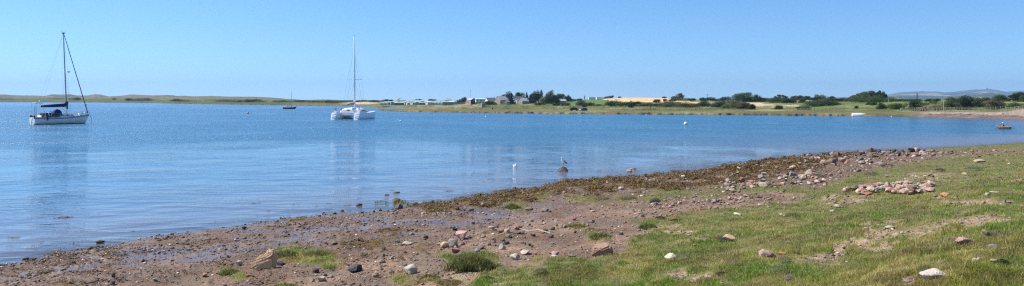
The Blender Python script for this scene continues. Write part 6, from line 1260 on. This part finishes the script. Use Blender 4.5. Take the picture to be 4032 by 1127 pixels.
for sy, nm in ((1, 0), (-1, 1)):
    k = MB(); k.tube([(.1, sy * .15, .62), (.12, sy * .58, .42), (.35 if sy > 0 else -.9, sy * 1.55, .05)], .022, n=6); k.box((.35 if sy > 0 else -1.0, sy * 1.7, .0), (.35, .5, .03), rz=.3); o = k.build('oar', BLK); o.location = e.location; o.rotation_euler = e.rotation_euler; setp(o, label='dark oar reaching over the %s side of the reddish dinghy' % ('near' if nm == 0 else 'far'), cat='oar')
def skin(name, joints, edges, m, parent=None, sub=1):
    me = bpy.data.meshes.new(name); me.from_pydata([j[:3] for j in joints], edges, []); o = link(name, me, m, parent); md = o.modifiers.new('s', 'SKIN')
    for i, j in enumerate(joints):
        v = me.skin_vertices[0].data[i]; r = j[3]; v.radius = (r, r) if not isinstance(r, tuple) else r
    me.skin_vertices[0].data[0].use_root = True
    for e_ in me.edges: pass
    sb = o.modifiers.new('u', 'SUBSURF'); sb.levels = sub; sb.render_levels = sub; md.use_smooth_shade = True; return o
SKINM = mat("skin", (.45, .27, .19), (.40, .23, .16)); 
pe = skin('person', [(0, 0, .36, .13), (-.02, 0, .56, .15), (.0, 0, .76, .16), (.01, 0, .86, .06), (.03, 0, 1.0, .10), (.06, 0, 1.06, .095), (.0, .17, .76, .055), (.12, .24, .60, .045), (.26, .16, .56, .035), (.33, .13, .57, .03), (.0, -.17, .76, .055), (.12, -.24, .60, .045), (.26, -.16, .56, .035), (.33, -.13, .57, .03), (.05, .12, .34, .085), (.42, .14, .42, .07), (.66, .12, .12, .05), (.76, .12, .10, .04), (.05, -.12, .34, .085), (.42, -.14, .42, .07), (.66, -.12, .12, .05), (.76, -.12, .10, .04)],
          [(0, 1), (1, 2), (2, 3), (3, 4), (4, 5), (2, 6), (6, 7), (7, 8), (8, 9), (2, 10), (10, 11), (11, 12), (12, 13), (0, 14), (14, 15), (15, 16), (16, 17), (0, 18), (18, 19), (19, 20), (20, 21)], SKINM, sub=1)
bd = pe; pe = bd; pe.location = e.location; pe.rotation_euler = (0, 0, R(150)); setp(pe, label='person in a white cap and brown top seated rowing the dinghy', cat='person'); pe.scale = (.95, .95, .95)
k = MB(); k.loft([[(cx_ + a * math.cos(t), b * math.sin(t), z) for t in [2 * math.pi * i / 12 for i in range(12)]] for cx_, z, a, b in [(0, .30, .15, .19), (-.02, .5, .165, .20), (-.01, .70, .16, .22), (0, .82, .11, .17), (.01, .88, .07, .08)]]); k.build('shirt', mat("brown_shirt", (.17, .09, .06), (.12, .06, .045)), pe)
k = MB(); k.ball((.045, 0, 1.09), .115, sc=(1.05, 1, .75)); k.box((.16, 0, 1.06), (.12, .16, .02)); k.build('cap', WHT, pe, smooth=True)
# ---- upturned white hull on the far shore
x, y, z = place(3378, 459); s = y / F; Lh = 56 * s; e = empty('rowing_boat', (x, y - 1.0, .02), R(-4), label='white rowing boat lying upside down at the far waterline', cat='boat'); rg_ = hull_rings(Lh, 1.7, lambda t: .5 + .1 * t * t, stern=.5, fine=2, rake=.08, draft=.25)
k = MB(); k.loft([[(x_, y_, .62 - z_ * 1.05) for x_, y_, z_ in r] for r in rg_], closed=False, cap=False); k.add([(x_, y_, .62 - z_ * 1.05) for x_, y_, z_ in rg_[0]], [tuple(range(len(rg_[0])))]); k.build('hull', mat("cream_hull", (.84, .80, .66), (.74, .70, .56), scale=1.5, rough=.5), e, smooth=False)
k = MB(); k.tube([(-Lh / 2, 0, .9), (0, 0, .93), (Lh / 2 * .9, 0, .8)], .04); k.build('keel', WHT, e)
k = MB(); 
for i_ in (0, -1): k.tube([(r[i_][0], r[i_][1], .62 - r[i_][2] * 1.05) for r in rg_], .05, n=5)
k.build('gunwale', mat("grey_rim", (.5, .46, .38)), e)
# ---- buoys
def buoy(px, base, w, m, lab, mark=None, ring=True):
    D = F * HC / (base - HOR); r = w * D / F / 2; e = empty('mooring_buoy', ((px - CX) / F * D, D, 0), label=lab, cat='buoy'); k = MB(); k.ball((0, 0, r * .62), r, nu=18, nv=12); k.build('float', m, e, smooth=True)
    k = MB(); k.tube([(r * .18 * math.cos(a), 0, r * 1.72 + r * .18 * math.sin(a)) for a in [i * math.pi / 4 for i in range(9)]], r * .05, n=5); k.build('ring', STEEL, e)
    k = MB(); k.tube([(0, 0, -.3), (0, 0, r * .1)], [r * .5, r * .97], n=14); k.build('collar', BLK, e)
buoy(2700, 492, 15, WHT, 'largest white round mooring buoy on the right half of the water'); buoy(1577, 479, 7, WHT, 'small white mooring buoy right of the catamaran'); buoy(1913, 462, 7, WHT, 'tiny white mooring buoy below the village'); buoy(2545, 455.5, 5, WHT, 'tiny white buoy close to the far marsh edge below the wheat')
buoy(976, 448, 9, mat("pink_buoy", (.75, .35, .33)), 'small pink buoy between the yacht and the small blue boat'); buoy(3510, 461, 4, WHT, 'tiny white float at the foot of the far bank near the white board')
# ---------------------------------------------------------------- gulls
GW = mat("gull_white", (.82, .82, .80), (.74, .74, .73), scale=12); GG = mat("gull_grey", (.16, .18, .22), (.09, .10, .13), scale=10); GB_ = mat("gull_dark", (.03, .03, .035)); GY = mat("gull_bill", (.7, .45, .08)); GP = mat("gull_legs", (.45, .25, .2))
def gull(stand, label, GG=GG):
    """facing -x; unit: metres, body about 0.5 long"""
    e = empty('gull', label=label, cat='gull'); tl = R(38) if stand else R(6)
    if stand: ax = [(.14, 0, .06, .012), (.10, 0, .09, .035), (.05, 0, .14, .07), (-.01, 0, .20, .088), (-.06, 0, .27, .075), (-.085, 0, .33, .05), (-.09, 0, .375, .043), (-.105, 0, .405, .045), (-.13, 0, .41, .026)]
    else: ax = [(.24, 0, .10, .012), (.17, 0, .085, .045), (.08, 0, .065, .08), (-.03, 0, .06, .09), (-.11, 0, .09, .075), (-.145, 0, .15, .045), (-.15, 0, .20, .038), (-.165, 0, .235, .042), (-.19, 0, .24, .025)]
    dz = .10 if stand else 0; k = MB(); rs = []
    for i, (x, y, z, r) in enumerate(ax):
        a = Vector(ax[max(0, i - 1)][:3]); b = Vector(ax[min(len(ax) - 1, i + 1)][:3]); d = (b - a).normalized(); n = Vector((d.z, 0, -d.x)); rs.append([(x + n.x * r * math.cos(t), y + r * .92 * math.sin(t), z + dz + n.z * r * math.cos(t)) for t in [2 * math.pi * q / 14 for q in range(14)]])
    k.loft(rs); b = k.build('body', GW, e, smooth=True)
    hx, hz = ax[-2][0], ax[-2][2] + dz; k = MB(); k.tube([(hx - .035, 0, hz + .003), (hx - .07, 0, hz - .004), (hx - .088, 0, hz - .018)], [.014, .010, .003]); k.build('bill', GY, e)
    for sy in (-1, 1): k = MB(); k.ball((hx - .018, sy * .037, hz + .012), .007); k.build('eye', GB_, e)
    for sy in (-1, 1):
        k = MB()
        if stand: P = [(.015, .25, .015), (.045, .22, .045), (.085, .17, .052), (.14, .12, .04), (.20, .085, .014)]
        else: P = [(-.09, .12, .02), (-.03, .115, .05), (.06, .11, .055), (.15, .115, .04), (.27, .125, .012)]
        k.loft([[(x, sy * (.045 + .045 * math.sin(math.pi * min(1, i / 3.2 + .25))) , z + dz + h), (x + .01, sy * .100 * (1 - i * .16), z + dz + h * .2), (x - .01, sy * .085 * (1 - i * .17), z + dz - h)] for i, (x, z, h) in enumerate(P)]); w = k.build('wing', GG, e, smooth=True)
        k = MB(); x, z, h = P[-1]; k.tube([(P[-2][0] + .03, sy * .035, P[-2][1] + dz + .01), (x, sy * .02, z + dz), (x + .055, sy * .012, z + dz - .02)], [.022, .018, .004]); k.build('wing_tip', GB_, w)
        if stand:
            k = MB(); k.tube([(.0, sy * .035, .20), (-.01, sy * .036, .10), (-.015, sy * .036, .0)], [.012, .008, .008]); k.tube([(-.015, sy * .036, .004), (-.065, sy * .05, .004)], [.008, .005]); k.tube([(-.015, sy * .036, .004), (-.07, sy * .03, .004)], [.008, .005]); k.build('leg', GP, e)
    return e
gx = GR.location; zt = max((GR.matrix_basis @ v.co).z for v in GR.data.vertices); top = max(((GR.matrix_basis @ v.co) for v in GR.data.vertices), key=lambda v: v.z)
g = gull(True, 'white gull with dark grey wings standing on the domed rock'); g.location = (top.x - .02, top.y, top.z - .012); g.scale = (1.18,) * 3; g.rotation_euler.z = R(12)
D = F * HC / (657 - HOR); g = gull(False, 'white gull swimming on open water left of the domed rock', GG=mat('gull_pale', (.55, .57, .6), (.45, .47, .5))); g.location = ((2027 - CX) / F * D, D, -.03); g.scale = (1.15,) * 3; g.rotation_euler.z = R(125)
# ---------------------------------------------------------------- haze
k = MB(); k.box((0, 5100, 130), (19000, 11800, 274)); hz = k.build('haze', None); hz['kind'] = 'stuff'
hm = bpy.data.materials.new('haze'); hm.use_nodes = True; t = hm.node_tree; t.nodes.clear(); o = t.nodes.new('ShaderNodeOutputMaterial'); v = t.nodes.new('ShaderNodeVolumePrincipled'); v.inputs['Color'].default_value = (.42, .66, 1.0, 1); v.inputs['Density'].default_value = HAZE_D; v.inputs['Anisotropy'].default_value = .2
lk(t, v.outputs[0], o.inputs['Volume']); hz.data.materials.append(hm)
